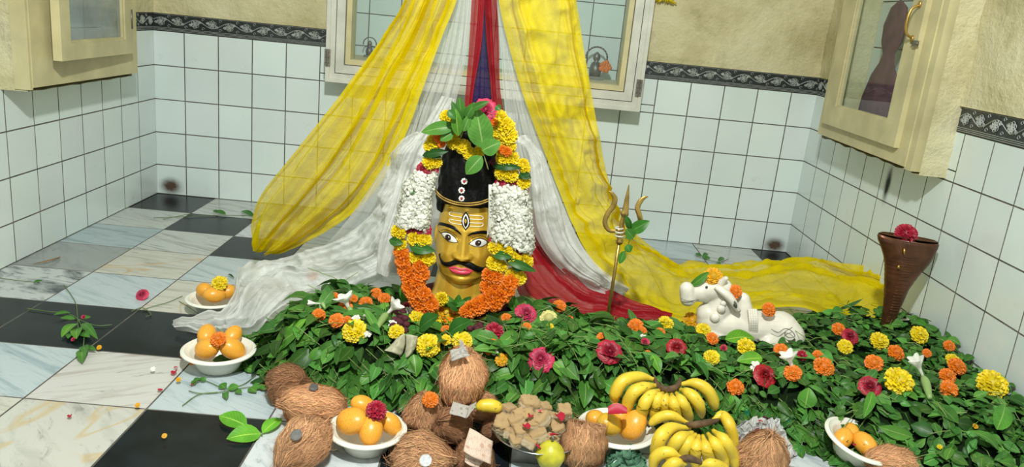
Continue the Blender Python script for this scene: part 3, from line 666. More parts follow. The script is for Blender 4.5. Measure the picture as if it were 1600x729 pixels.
cloth('tulle_drape', 'yellow tulle drape falling right of the idol and trailing along the floor', [
    [(778, -60, -1.08), (779, 0, -1.08), (797, 80, -1.08), (821, 160, -1.08), (847, 230, -1.08), (879, 314, -1.08), (912, 388, -1.09), (954, 442, -1.10), (1000, 480, -1.12), (1055, 502, -1.16), (1120, 500, -1.10), (1184, 484, -1.04), (1249, 480, -1.02), (1290, 494, -1.03), (1332, 503, -1.06), (1385, 510, -1.10)],
    [(815, -60, -1.08), (818, 0, -1.08), (836, 80, -1.08), (858, 160, -1.08), (880, 230, -1.07), (908, 300, -1.05), (936, 362, -1.03), (972, 412, -1.01), (1020, 445, -.98), (1070, 462, -.95), (1125, 458, -.92), (1185, 450, -.88), (1248, 448, -.86), (1290, 455, -.88), (1335, 465, -.95), (1384, 478, -1.02)],
    [(868, -60, -1.06), (874, 0, -1.06), (888, 80, -1.06), (905, 160, -1.05), (920, 225, -1.02), (935, 285, -.97), (958, 345, -.90), (995, 388, -.82), (1042, 420, -.76), (1085, 432, -.72), (1130, 430, -.68), (1185, 425, -.62), (1248, 420, -.60), (1290, 425, -.66), (1335, 435, -.80), (1383, 448, -.92)],
    [(888, -60, -1.04), (900, 0, -1.04), (913, 80, -1.04), (927, 160, -1.03), (939, 225, -1.0), (951, 285, -.94), (968, 335, -.86), (1002, 373, -.74), (1055, 412, -.62), (1080, 407, -.58), (1125, 418, -.52), (1160, 409, -.48), (1226, 411, -.45), (1262, 405, -.50), (1318, 411, -.70), (1382, 416, -.84)]],
    M['yellow_tulle'], 3, .012, 4, n=300, wav=.05, nc=100, crum=.020)
# ============================================================ FLOWER, LEAF AND GARLAND BUILDERS
def marigold_mesh(mb, o, R, seed, mi=0, M3=None, flat=.62, rows=9, ci=None, lo=False):
    """a pompom of ruffled petals; centre o, radius R, top towards +Z of M3"""
    r = random.Random(seed); M3 = M3 or Matrix.Identity(3); o = Vector(o)
    for k in range(rows):
        el = lerp(-.12, 1.42, k/(rows-1)); rr = math.cos(el); n = max(4, int((25 if not lo else 9)*rr+3)); 
        for q in range(n):
            a = 2*PI*(q+.5*(k % 2))/n+r.uniform(-.12, .12); e = el+r.uniform(-.16, .16)
            d = Vector((math.cos(a)*math.cos(e), math.sin(a)*math.cos(e), math.sin(e)*flat))
            sd = Vector((-math.sin(a), math.cos(a), 0)); up = sd.cross(d).normalized()
            w_ = R*(.155 if k < rows-2 else .13)*r.uniform(.85, 1.15); ln = R*r.uniform(.88, 1.10); c = r.uniform(.68, 1.08); cc = (c, c*r.uniform(.94, 1.03), c, 1)
            G = []
            for i, (t, ww) in enumerate(((.45, .4), (.85, .85), (1., .9))):
                row = []
                for j in (-1, -.35, .35, 1):
                    p = d*ln*t+sd*w_*ww*j+up*R*(.10*t*t*2+(.05 if abs(j) < .5 else -.04)*(1 if i else 0)*(1 if q % 2 else -1))-d*(R*.09*j*j if i == 2 else 0)
                    row.append(o+M3 @ p)
                G.append(row)
            mb.grid(G, ci if (ci is not None and k >= rows-3) else mi, cc)
    mb.sphere(o, (R*.6, R*.6, R*.5), 8, 6, mi, (.75, .75, .7, 1), M=M3.to_4x4())
def rose_mesh(mb, o, R, seed, mi=0, M3=None, rings=8, open_=1.):
    r = random.Random(seed); M3 = M3 or Matrix.Identity(3); o = Vector(o)
    for k in range(rings):
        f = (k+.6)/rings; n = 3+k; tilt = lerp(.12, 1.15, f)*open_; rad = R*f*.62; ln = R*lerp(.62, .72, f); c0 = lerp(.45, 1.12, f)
        for q in range(n):
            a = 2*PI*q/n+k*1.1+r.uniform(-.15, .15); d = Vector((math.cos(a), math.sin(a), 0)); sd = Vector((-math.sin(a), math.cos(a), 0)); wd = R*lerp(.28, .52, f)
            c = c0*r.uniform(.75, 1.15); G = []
            for i in range(5):
                t = i/4; ww = wd*(.45+.75*math.sin(PI*(.15+.62*t))); an = tilt*t*1.15
                cp = d*(rad*.55+math.sin(an)*ln*t)+Vector((0, 0, 1))*(math.cos(an)*ln*t-R*.25)
                row = []
                for j in range(5):
                    s = (j-2)/2; p = cp+sd*ww*s-d*(ww*.55*s*s)*(1-.3*t)+Vector((0, 0, 1))*R*.09*math.sin(s*5+q*2.3+k)*t+d*R*.05*math.sin(s*7+q)*t
                    if i == 4: p = p-Vector((0, 0, 1))*R*(.10*s*s)+d*R*.05*r.random()
                    row.append(o+M3 @ p)
                G.append(row)
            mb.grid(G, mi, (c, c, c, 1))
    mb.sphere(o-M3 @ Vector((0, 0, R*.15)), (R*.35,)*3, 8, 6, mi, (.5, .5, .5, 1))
def blossom_mesh(mb, o, R, seed, mi=0, M3=None, n=6):
    """small waxy white blossom"""
    r = random.Random(seed); M3 = M3 or Matrix.Identity(3); o = Vector(o)
    for q in range(n):
        a = 2*PI*q/n+r.uniform(-.2, .2); d = Vector((math.cos(a), math.sin(a), 0)); sd = Vector((-math.sin(a), math.cos(a), 0)); c = r.uniform(.85, 1.05)
        G = [[o+M3 @ (d*R*t+sd*R*ww*s+Vector((0, 0, R*(h-.12*abs(s))))) for s in (-1, 0, 1)] for t, ww, h in ((.05, .08, 0), (.45, .30, .40+.3*r.random()), (.8, .34, .30+.5*r.random()), (1.0, .16, .1+.6*r.random()))]
        mb.grid(G, mi, (c, c, c*.97, 1))
def leaf_mesh(mb, base, tip, width, nrm, bend=.15, mi=0, c=(1, 1, 1, 1), nu=6, fold=.12, shape='oval', petiole=True):
    base = Vector(base); tip = Vector(tip); d = tip-base; Ln = d.length
    if Ln < 1e-6: return
    d.normalize(); sd = d.cross(Vector(nrm))
    if sd.length < 1e-3: sd = d.cross(Vector((.3, .2, 1)))
    sd.normalize(); nn = sd.cross(d).normalized(); G = []
    for i in range(nu+1):
        t = i/nu
        if shape == 'oval': w_ = math.sin(PI*(t**.85))**.75
        elif shape == 'round': w_ = math.sin(PI*min(1, t**1.35*.97+.02))**.6
        elif shape == 'heart': w_ = math.sin(PI*min(1, (t**.62)))**.8*(1-.15*t)
        else: w_ = math.sin(PI*(t**.9))**1.1
        cp = base+d*Ln*t+nn*bend*Ln*(math.sin(PI*t)-.3*t)
        hw = width*.5*w_ if 0 < i < nu else width*.02
        G.append([cp+sd*hw*s+nn*(hw*fold*2*(abs(s)-.5)) for s in ((-1, -.5, 0, .5, 1) if nu > 5 else (-1, 0, 1))])
    mb.grid(G, mi, c)
LEAFCOL = [(1, 1, 1, 1), (.8, .95, .8, 1), (1.25, 1.2, .9, 1), (.62, .8, .7, 1), (1.5, 1.35, .9, 1), (.9, 1.1, 1.0, 1)]
def facing(p, tilt=0., rnd_=None):
    """rotation whose +Z looks up and somewhat towards the front"""
    return Vector((0, -tilt, 1)).normalized().to_track_quat('Z', 'Y').to_matrix()

# ============================================================ THE IDOL
YI = -1.50
def C2(a, b, y=YI): return PY(600+a/3.645, 300+b/3.645, y)
def C1(a, b, y=YI): return PY(600+a/4.05, 140+b/4.05, y)
mid0 = C2(465, 165); chin0 = C2(431, 548)
XC = (mid0.x+chin0.x)/2; ZC = chin0.z; YC = -1.415
UZ = (C2(450, 90).z-ZC)/458; UX = px(1, mid0)/3.645
def fz(b): return (548-b)*UZ
def fx_(a, b): return (a-(465-(b-165)*(34/383)))*UX
HF = fz(90)
def hw(z):
    t = z/HF; return pw(t, [(-.03, .020), (0, .036), (.05, .054), (.12, .069), (.22, .078), (.4, .0825), (.6, .082), (.8, .077), (1, .071), (1.15, .064), (1.3, .05)])
def hd(z):
    t = z/HF; return pw(t, [(-.03, .035), (0, .056), (.05, .070), (.12, .077), (.25, .079), (.5, .078), (.7, .079), (.85, .076), (1, .068), (1.15, .055), (1.3, .04)])
def ga(x, z, x0, z0, sx, sz): return math.exp(-((x-x0)/sx)**2-((z-z0)/sz)**2)
ZE = fz(277); ZN = fz(372); ZM = fz(452)
def feat(x, z):
    f = 0; ax = abs(x)
    if fz(395) < z < fz(190):
        t = max(0, min(1, (fz(235)-z)/(fz(235)-fz(368))))
        s = .0075+.0060*t; edge = sstep(fz(393), fz(378), z)*(1-sstep(fz(245), fz(200), z))
        f += (.005+.020*t)*math.exp(-(x/s)**2)*edge
    f += .014*ga(ax, z, .018, fz(366), .0095, .009)-.004*ga(ax, z, .027, fz(372), .007, .010)
    f += -.007*ga(ax, z, .018, fz(262), .009, .010)-.005*ga(ax, z, .042, ZE, .026, .015)+.0045*ga(ax, z, .041, ZE, .019, .010)
    f += .0035*ga(ax, z, .038, fz(222), .03, .007)
    f += .006*ga(x, z, 0, ZM, .030, .014)-.003*ga(x, z, 0, fz(480), .028, .006)+.009*ga(x, z, 0, fz(512), .026, .016)
    f += .006*ga(ax, z, .050, fz(370), .020, .024)
    return f
def S(x, z, off=0.):
    w_ = hw(z); q = min(.985, abs(x)/w_)
    return Vector((XC+x, YC-hd(z)*(1-q**2.35)**(1/2.05)-feat(x, z)-off, ZC+z))
idol = thing('idol_bust', 'golden faced idol bust with black moustache, tilak and black headdress, ringed by garlands', 'idol', (XC, YC, .0))
def ip(mb, name, m, label=None, smooth=True, parent=None):
    o = mb.build(name, m, idol, smooth, loc=tuple(idol.location)); o.location = (0, 0, 0)
    if label: o['label'] = label
    if parent: o.parent = parent
    return o
mb = MB(); G = []
nz, na = 150, 220
for i in range(nz+1):
    z = lerp(-.03, 1.3, i/nz)*HF; w_ = hw(z); row = []
    for j in range(na):
        a = 2*PI*j/na; cx_, sy = math.sin(a), -math.cos(a)
        x = w_*math.copysign(abs(cx_)**.92, cx_)
        if sy < 0: q = min(1, abs(x)/w_); y = -hd(z)*(1-q**2.35)**(1/2.05)-(feat(x, z) if q < .97 else 0)
        else: y = w_*.95*abs(sy)**.9
        row.append((XC+x, YC+y, ZC+z))
    G.append(row)
n0 = mb.grid(G, close=True); mb.f.append(tuple(range(n0, n0+na))); mb.m.append(0)
G = []
for i in range(13):                                  # neck, flaring to the base
    t = i/12; z = ZC+lerp(.05, -.075, t); w_ = pw(t, [(0, .064), (.35, .070), (.7, .078), (1, .10)]); d_ = w_*.88
    G.append([(XC-.004+w_*math.cos(2*PI*k/48), YC+.005+d_*math.sin(2*PI*k/48), z) for k in range(48)])
mb.grid(G, close=True, flip=True)
head = ip(mb, 'head', M['gold'])
def strip(lo_, hi_, off, bulge=0., n=40, m_=6, mi=0, mb=None):
    lo2 = cat([(fx_(a, b), 0, fz(b)) for a, b in lo_], n); hi2 = cat([(fx_(a, b), 0, fz(b)) for a, b in hi_], n); mb = mb or MB(); G = []
    for i in range(n+1):
        row = []
        for j in range(m_+1):
            s = j/m_; p = lo2[i].lerp(hi2[i], s); row.append(S(p.x, p.z, off+bulge*math.sqrt(max(0, 1-(2*s-1)**2))*min(1, (hi2[i]-lo2[i]).length*120)))
        G.append(row)
    mb.grid(G, mi); return mb
def line(pts, r, n=40, off=.0008, mb=None, mi=0, taper=False):
    pp = cat([(fx_(a, b), 0, fz(b)) for a, b in pts], n); mb = mb or MB()
    mb.tube([S(p.x, p.z, off) for p in pp], (lambda t: r*(.25+.75*math.sin(PI*t))) if taper else r, 6, mi); return mb
for sgn, xs, cx0 in ((-1, [(318, 262), (340, 248), (370, 245), (398, 262), (420, 288)], (362, 270)), (1, [(594, 290), (575, 270), (545, 259), (515, 268), (484, 292)], (537, 284))):
    lo_ = [(318, 262), (335, 276), (362, 291), (395, 294), (420, 288)] if sgn < 0 else [(594, 290), (576, 300), (548, 307), (515, 304), (484, 292)]
    eye = ip(strip(lo_, xs, .0006, .0018), 'eye', M['white_paint2'])
    mb = line(xs, .0012, mb=line(lo_, .0008)); 
    if sgn < 0: line([(318, 262), (302, 258)], .001, mb=mb, n=6)
    ip(mb, 'eye_outline', M['black_paint'], parent=eye)
    mb = MB(); ix, iz = fx_(*cx0), fz(cx0[1])
    mb.grid([[S(ix+r_*math.cos(a), iz+r_*math.sin(a), .0030) for a in [2*PI*k/24 for k in range(24)]] for r_ in (.0001, .004, .0080, .0084)], close=True)
    ip(mb, 'iris', M['iris'], parent=eye)
    mb = MB(); mb.grid([[S(ix+.002+r_*math.cos(a), iz+.002+r_*math.sin(a), .0038) for a in [2*PI*k/12 for k in range(12)]] for r_ in (.0001, .0017)], close=True); ip(mb, 'eye_glint', M['white_paint2'], parent=eye)
    mb = line([(x_, y_-16) for x_, y_ in xs], .0005); ip(mb, 'eyelid_line', M['dark'], parent=eye)
ip(strip([(284, 250), (305, 225), (350, 214), (400, 222), (438, 246)], [(286, 244), (308, 208), (352, 197), (402, 202), (440, 238)], .0006, .0012), 'eyebrow', M['black_paint'])
ip(strip([(480, 250), (515, 236), (550, 232), (580, 238), (604, 250)], [(478, 242), (512, 220), (550, 214), (582, 218), (606, 240)], .0006, .0012), 'eyebrow', M['black_paint'])
ip(strip([(303, 378), (303, 400), (325, 434), (365, 434), (400, 420), (430, 412), (460, 420), (500, 436), (540, 458), (580, 456), (600, 436), (603, 418)],
         [(313, 372), (312, 392), (335, 412), (370, 404), (398, 390), (430, 392), (462, 394), (498, 396), (535, 416), (572, 430), (592, 420), (597, 412)], .001, .0055, n=80, m_=8), 'moustache', M['black_paint'])
ip(strip([(362, 436), (380, 444), (405, 438), (435, 443), (465, 440), (490, 447), (508, 442)], [(360, 432), (380, 431), (405, 425), (435, 431), (465, 427), (490, 435), (510, 440)], .001, .0025), 'upper_lip', M['lip'])
ip(strip([(362, 437), (385, 460), (410, 469), (435, 471), (460, 469), (488, 460), (508, 443)], [(362, 435), (385, 443), (410, 442), (435, 444), (460, 443), (488, 445), (510, 441)], .0012, .0035), 'lower_lip', M['lip'])
for s, (xa, xb) in ((-1, (372, 444)), (1, (488, 562))):
    mb = MB()
    for b in (128, 148, 168, 187): line([(xa+(8 if b in (128, 187) else 0), b+(0 if s < 0 else 4)), (xb, b+(0 if s < 0 else 4))] if s < 0 else [(xa, b+4), (xb-(8 if b in (128, 187) else 0), b+6)], .0010, 10, mb=mb)
    e = [(xa+8, 128), (xa-4, 138), (xa, 148), (xa, 168), (xa-4, 178), (xa+8, 187)] if s < 0 else [(xb-8, 134), (xb+3, 144), (xb, 153), (xb, 173), (xb+3, 184), (xb-8, 193)]
    line(e[:3], .0010, 8, mb=mb); line(e[3:], .0010, 8, mb=mb)
    ip(mb, 'tilak_lines', M['white_paint2'], 'three white ash lines on the forehead')
te = strip([(465, 218), (445, 190), (441, 165), (448, 138), (467, 114)], [(465, 218), (487, 190), (491, 165), (485, 138), (467, 114)], .0008, .001)
tev = ip(te, 'third_eye', M['black_paint'], 'black and white upright third eye')
ip(strip([(465, 208), (452, 188), (448, 165), (454, 142), (467, 124)], [(465, 208), (480, 188), (484, 165), (479, 142), (467, 124)], .0022, .0006), 'third_eye_white', M['white_paint2'], parent=tev)
ip(strip([(465, 200), (457, 185), (455, 165), (459, 147), (467, 132)], [(465, 200), (475, 185), (478, 165), (474, 147), (467, 132)], .0032, .0004), 'third_eye_black', M['black_paint'], parent=tev)
ip(strip([(465, 178), (460, 170), (459, 163), (461, 156), (466, 150)], [(465, 178), (470, 170), (472, 163), (470, 156), (466, 150)], .0040, .0006), 'third_eye_pupil', M['gold'], parent=tev)
# ears
for s in (-1, 1):
    mb = MB(); mb.sphere((XC+s*.079, YC+.0, ZC+fz(300)), (.010, .016, .032), 12, 10); ip(mb, 'ear', M['gold'])
# black headdress
mb = MB(); G = []
for i in range(46):
    t = i/45; z = ZC+lerp(HF*.80, HF+.215, t); r_ = pw(t, [(0, .058), (.06, .084), (.2, .089), (.32, .085), (.5, .084), (.68, .077), (.82, .063), (.93, .042), (1, .004)])
    row = []
    for k in range(64):
        a = 2*PI*k/64; fr = -math.sin(a); k2 = r_*(1+.035*math.sin(a*11+t*14)+.02*math.sin(a*23-t*20))
        yy = k2*math.sin(a)
        if t < .17 and fr > .1: yy = max(yy, -.045)
        row.append((XC+k2*math.cos(a), YC+.008+yy, z))
    G.append(row)
mb.grid(G, close=True); crown = ip(mb, 'headdress', M['black_hair'], 'black fabric headdress')
mb = MB()
for k in range(2):
    pts = [C1(a, b+k*14, YC-.094) for a, b in ((305, 655), (345, 682), (400, 700), (460, 712), (530, 716), (600, 712), (655, 700))]
    pts = [Vector((p.x, YC-.010-.088*math.sqrt(max(0, 1-min(1, abs(p.x-XC)/.093)**2)), p.z)) for p in cat(pts, 60)]
    for q in range(0, 61): mb.sphere(pts[q], (.0026,)*3, 6, 4)
    mb.tube(pts, .0016, 6)
ip(mb, 'gold_band', M['brass'], 'beaded gold cord', parent=crown)
for a, b, s in ((508, 580, 1.), (491, 637, 1.), (491, 688, .9)):
    c = C1(a, b, YC-.098); mb = MB()
    for q in range(8):
        an = 2*PI*q/8; mb.sphere(c+Vector((math.cos(an)*.0062*s, 0, math.sin(an)*.0062*s)), (.0032*s, .002, .0032*s), 6, 5)
    mb.sphere(c+Vector((0, -.002, 0)), (.0035*s,)*3, 8, 6, 1); ip(mb, 'jewel_flower', [M['white_paint2'], M['red_petal']], parent=crown)
mb = MB()
for k in range(9):
    p0 = C1(672+k*2-8, 600, YC-.085); p1 = C2(612+(k-4)*4, 150+30*(k % 3), YC-.088); p2 = C2(606+(k-4)*5, 262-12*(k % 3), YC-.086)
    mb.tube(cat([p0, p1, p2], 10), .0012, 5)
for q in range(9): mb.sphere(C2(612+(q % 2)*8-4, 10+q*16, YC-.090), (.003,)*3, 6, 5)
ip(mb, 'tassel', M['white_paint'], 'pale bead tassel')
# shoulders under maroon velvet
mb = MB(); G = []
for i in range(14):
    t = i/13; z = lerp(.0, ZC-.02, t); w_ = pw(t, [(0, .185), (.5, .175), (.8, .14), (.95, .09), (1, .06)]); 
    G.append([(XC+w_*math.cos(2*PI*k/60)*(1+.02*math.sin(k*2.1)), YC+.02+w_*.42*math.sin(2*PI*k/60)*(1+.05*math.sin(k*1.9+i)), z) for k in range(60)])
mb.grid(G, close=True, flip=False); ip(mb, 'velvet_robe', M['maroon_cloth'])

# ---- garlands (each one thing; its blossoms are parts)
blos = {}
def blossom_obj(kind, seed):
    k = (kind, seed)
    if k not in blos:
        mb = MB()
        if kind == 'yellow': marigold_mesh(mb, (0, 0, 0), 1, seed, flat=.85)
        elif kind == 'orange': marigold_mesh(mb, (0, 0, 0), 1, seed, flat=.85)
        elif kind == 'rose': rose_mesh(mb, (0, 0, 0), 1, seed, open_=1.2)
        m_ = {'yellow': M['yellow_petal'], 'orange': M['orange_petal'], 'rose': M['maroon_petal']}[kind]
        if kind == 'rose': m_ = M['crimson_petal']
        o = mb.build(kind, m_); blos[k] = o.data; bpy.data.objects.remove(o)
    return blos[k]
def gar_part(t, name, kind, u, v, d, y, seed, aim=None, flat=1.):
    me = blossom_obj(kind, seed % 3); o = bpy.data.objects.new(name, me); col.objects.link(o); o.parent = t
    p = PY(u, v, y); R = px(d/2, p)
    o.location = p-t.location; q = (aim or Vector((rnd.uniform(-.35, .35), -1, rnd.uniform(.1, .6)))).to_track_quat('Z', 'Y')
    o.rotation_mode = 'QUATERNION'; o.rotation_quaternion = q; o.scale = (R, R*flat, R)
    return o
def white_section(t, paths, y, seed):
    r = random.Random(seed); mb = MB()
    for (pts, w_) in paths:
        cc = cat([PY(u, v, y) for u, v in pts], 60)
        for i in range(0, 61):
            for q in range(3):
                a = r.uniform(0, 2*PI); Rw = px(w_/2, cc[i]); d = Vector((math.cos(a), math.sin(a)*.7-.1, r.uniform(-.3, .3)))
                p = cc[i]+d*Rw*.82; blossom_mesh(mb, p, r.uniform(.011, .018), r.random(), M3=d.to_track_quat('Z', 'Y').to_matrix() @ Matrix.Rotation(r.uniform(0, 6), 3, 'Z'))
        mb.tube(cc, px(w_/2, cc[0])*.72, 12, 0, (.8, .8, .75, 1))
    o = mb.build('white_blossoms', M['white_petal'], t, loc=tuple(t.location)); o.location = (0, 0, 0)
def gleaf(t, u0, v0, u1, v1, w_, y, c=(.55, .7, .6, 1), bend=.12, shape='oval'):
    a, b = PY(u0, v0, y), PY(u1, v1, y-.01); mb = MB(); leaf_mesh(mb, a-t.location, b-t.location, px(w_, a), (0, -1, .35), bend, 0, c, nu=10, shape=shape); return mb.build('leaf', M['leaf'], t)
gl_ = thing('garland', 'marigold and white blossom garland hanging on the left side of the golden face', 'garland', (XC-.10, YI, .1))
gr_ = thing('garland', 'marigold and white blossom garland hanging on the right side of the golden face', 'garland', (XC+.10, YI, .1))
gt_ = thing('garland', 'yellow marigold garland wound over the top of the black headdress', 'garland', (XC, YI, .5))
for k, (u, v, d) in enumerate([(623, 362, 26), (648, 373, 25), (662, 375, 26), (625, 381, 22), (650, 402, 24), (668, 403, 26), (690, 467, 22)]): gar_part(gl_, 'yellow_marigold', 'yellow', u, v, d, YI-.012, k)
for k, (u, v, d) in enumerate([(627, 394, 24), (630, 407, 27), (633, 421, 27), (640, 434, 28), (657, 416, 26), (658, 428, 27), (652, 441, 27), (640, 448, 26), (646, 455, 29), (651, 467, 28), (659, 477, 28), (668, 468, 25), (664, 487, 22), (662, 459, 24), (674, 476, 24)]): gar_part(gl_, 'orange_marigold', 'orange', u, v, d, YI-.012-.002*k, k)
for k, (u, v, d) in enumerate([(628, 352, 28), (644, 356, 24), (660, 359, 28)]): gar_part(gl_, 'red_rose', 'rose', u, v, d, YI-.008, k)
white_section(gl_, [([(664, 275), (658, 300), (656, 330), (653, 352)], 30), ([(652, 280), (642, 310), (636, 335), (634, 347)], 27)], YI-.002, 3)
for a in ((640, 385, 680, 392, 18), (645, 395, 672, 386, 14), (608, 375, 630, 380, 14), (652, 300, 640, 300, 8)): gleaf(gl_, *a, YI-.02)
for k, (u, v, d) in enumerate([(775, 386, 26), (789, 391, 26), (773, 411, 27), (782, 417, 22), (803, 403, 26), (819, 408, 28), (800, 431, 26), (811, 434, 24)]): gar_part(gr_, 'yellow_marigold', 'yellow', u, v, d, YI-.010, k)
for k, (u, v, d) in enumerate([(765, 430, 27), (775, 432, 24), (762, 448, 26), (773, 452, 24), (797, 441, 28), (791, 452, 29), (783, 462, 30), (768, 465, 30), (757, 472, 28), (773, 474, 26), (747, 478, 30), (736, 483, 28), (727, 487, 20)]): gar_part(gr_, 'orange_marigold', 'orange', u, v, d, YI-.014-.0025*k, k)
for k, (u, v, d) in enumerate([(775, 374, 22), (786, 380, 24), (812, 393, 24)]): gar_part(gr_, 'red_rose', 'rose', u, v, d, YI-.006, k)
white_section(gr_, [([(788, 295), (790, 320), (788, 350), (786, 374)], 32), ([(808, 298), (812, 330), (815, 360), (817, 385)], 30), ([(798, 296), (799, 330), (797, 352)], 18)], YI-.002, 5)
for a in ((768, 396, 800, 402, 14), (790, 405, 838, 424, 14), (800, 418, 820, 420, 10)): gleaf(gr_, *a, YI-.02)
for k, (u, v, d) in enumerate([(699, 183, 24), (712, 188, 20), (694, 204, 22), (709, 222, 24), (724, 229, 24), (734, 240, 22), (749, 236, 18), (679, 221, 26), (671, 228, 20), (672, 253, 24), (682, 254, 18), (779, 186, 30), (789, 198, 32), (794, 212, 30), (782, 226, 22), (797, 229, 20), (787, 246, 26), (799, 248, 26), (784, 270, 24), (798, 273, 26), (817, 257, 20), (820, 264, 18), (818, 286, 22), (776, 206, 20), (710, 205, 20)]): gar_part(gt_, 'yellow_marigold', 'yellow', u, v, d, -1.485, k)
for k, (u, v, d) in enumerate([(685, 214, 18), (690, 224, 14), (771, 191, 14), (792, 237, 16), (785, 234, 14), (695, 212, 14)]): gar_part(gt_, 'orange_marigold', 'orange', u, v, d, -1.50, k)
for k, (u, v, d) in enumerate([(660, 263, 20), (674, 264, 22), (784, 283, 22), (799, 282, 24), (817, 297, 20)]): gar_part(gt_, 'red_rose', 'rose', u, v, d, -1.485, k)
for a in ((660, 243, 700, 236, 14), (770, 260, 815, 262, 12), (812, 270, 830, 278, 14), (664, 238, 690, 246, 12), (810, 276, 828, 272, 10)): gleaf(gt_, *a, -1.49, (.3, .42, .36, 1))
for (ua, ub, va, vb) in ((755, 780, 215, 292), (700, 725, 190, 215)):       # dark beads between the flowers
    mb = MB()
    for k in range(24): mb.sphere(PY(rnd.uniform(ua, ub), rnd.uniform(va, vb), -1.47), (.006,)*3, 8, 6)
    o = mb.build('bead_string', M['maroon_cloth'], gt_, loc=tuple(gt_.location)); o.location = (0, 0, 0)
o = MB(); rose_mesh(o, (0, 0, 0), 1, 4, open_=1.1); o = o.build('red_rose', M['pink_petal']); p = PY(759, 171, -1.50); o.location = p; s_ = px(19, p); o.scale = (s_,)*3; o.rotation_euler = (math.radians(62), 0, .2)
tag(o, 'red rose crowning the top of the idol above the yellow marigolds', 'rose'); ROSE_DATA = o.data
sp_ = thing('leaf_sprig', 'sprig of three large pale green leaves hanging over the front of the headdress', 'leaves', PY(763, 262, -1.53))
def sprig(t, leaves, y, stems=(), shape='oval', ym=0):
    for k, a in enumerate(leaves):
        u0, v0, u1, v1, w_ = a[:5]; cc = a[5] if len(a) > 5 else (1.5, 1.45, 1.3, 1); A, B2 = PY(u0, v0, y-.004*k), PY(u1, v1, y-.006-.004*k)
        mb = MB(); leaf_mesh(mb, A-t.location, B2-t.location, px(w_, A), (0, -1, .4), .10, 0, cc, nu=14, shape=shape); mb.build('leaf', M['leaf'], t)
    for s in stems:
        mb = MB(); mb.tube(cat([PY(u, v, y)-t.location for u, v in s], 10), .0013, 5, c=(1, 1, 1, 1)); mb.build('stem', M['stem'], t)
sprig(sp_, [(755, 231, 744, 168, 40), (753, 235, 782, 222, 30), (753, 244, 728, 272, 26)], -1.525, [[(752, 228), (757, 245), (763, 265)]])
sp2 = thing('leaf_sprig', 'upright sprig of narrow green leaves at the top left of the headdress', 'leaves', PY(720, 215, -1.52))
sprig(sp2, [(713, 197, 658, 206, 22, (1.3, 1.3, 1, 1)), (708, 205, 688, 220, 18), (721, 190, 718, 152, 18, (.9, 1, .8, 1)), (722, 200, 706, 158, 16, (.7, .8, .7, 1)), (716, 212, 712, 170, 18, (1.6, 1.5, .9, 1)), (724, 205, 735, 178, 14), (728, 185, 742, 160, 16, (.8, .9, .7, 1)), (735, 172, 764, 158, 12, (.8, .9, .7, 1)), (700, 172, 712, 186, 14, (.6, .8, .6, 1)), (775, 165, 782, 172, 12, (.6, .8, .6, 1))], -1.515, [[(712, 170), (718, 195), (720, 215)], [(740, 160), (730, 185), (720, 215)]])

t = thing('leaf_sprig', 'cluster of dark green leaves tucked under the golden chin', 'leaves', PY(712, 482, -1.505))
sprig(t, [(702, 478, 686, 464, 13, (.7, .95, .7, 1)), (708, 480, 700, 462, 13), (715, 480, 717, 460, 14, (.8, 1, .7, 1)), (722, 478, 736, 463, 13, (.6, .8, .6, 1)), (706, 476, 728, 470, 12, (.9, 1.2, .8, 1)), (716, 484, 702, 472, 13, (.5, .7, .5, 1)), (722, 482, 742, 474, 12, (.5, .7, .5, 1))], -1.500, [[(702, 480), (712, 476), (724, 479)]])
t = thing('leaf', 'slender green leaf standing right of the lowest part of the right garland', 'leaf', PY(806, 484, -1.5)); sprig(t, [(806, 486, 796, 455, 16, (1.3, 1.4, 1.1, 1))], -1.49)
t = thing('leaf', 'pale folded leaf inside the left garland beside the neck', 'leaf', PY(632, 470, -1.5)); sprig(t, [(632, 472, 628, 440, 12, (1.3, 1.5, 1, 1))], -1.49)
# ============================================================ THE BED OF LEAVES
def yfront(x): return pw(x, [(1.0, -1.66), (1.1, -1.76), (1.4, -1.80), (2.0, -1.80), (2.2, -1.80), (2.34, -1.82), (2.44, -1.85), (2.54, -1.98), (2.7, -2.12), (2.96, -2.2)])
def yback(x): return pw(x, [(.95, -1.50), (1.0, -1.42), (1.17, -1.27), (1.4, -1.2), (1.7, -1.27), (1.95, -1.32), (2.15, -1.30), (2.4, -1.18), (2.7, -1.06), (2.96, -1.08)])
def bed(x, y):
    f, b = yfront(x), yback(x)
    if x < .93 or y < f or y > b+.06: return 0
    hx = sstep(.93, 1.14, x); fr = sstep(0, .10, y-f)**.7; bk = sstep(0, .20, b+.06-y)
    H = .132+.012*math.sin(x*9+y*5)+.008*math.sin(x*23-y*17)+.018*sstep(2.3, 2.9, x)
    H -= .034*math.exp(-((x-XC)/.15)**2-((y+1.49)/.09)**2)
    right = sstep(2.35, 2.6, x); fr = lerp(fr, sstep(0, .34, y-f)**.8, right)
    return H*hx*fr*bk
def nbed(x, y):
    e = .012; return Vector((-(bed(x+e, y)-bed(x-e, y))/(2*e), -(bed(x, y+e)-bed(x, y-e))/(2*e), 1)).normalized()
def onbed(u, v, lift=.0):
    d = ray(u, v); t = 1.2
    while t < 4:
        p = CAM+d*t
        if p.z <= bed(p.x, p.y)+lift or p.z <= lift: return p
        t += .004
    return p
heap = thing('leaf_heap', 'long deep bed of green leaves and stems strewn in front of the idol', 'leaves', (2.0, -1.6, 0)); heap['kind'] = 'stuff'
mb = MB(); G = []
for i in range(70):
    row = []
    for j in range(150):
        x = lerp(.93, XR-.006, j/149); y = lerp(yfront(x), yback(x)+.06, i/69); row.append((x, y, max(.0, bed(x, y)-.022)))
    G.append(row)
mb.grid(G)
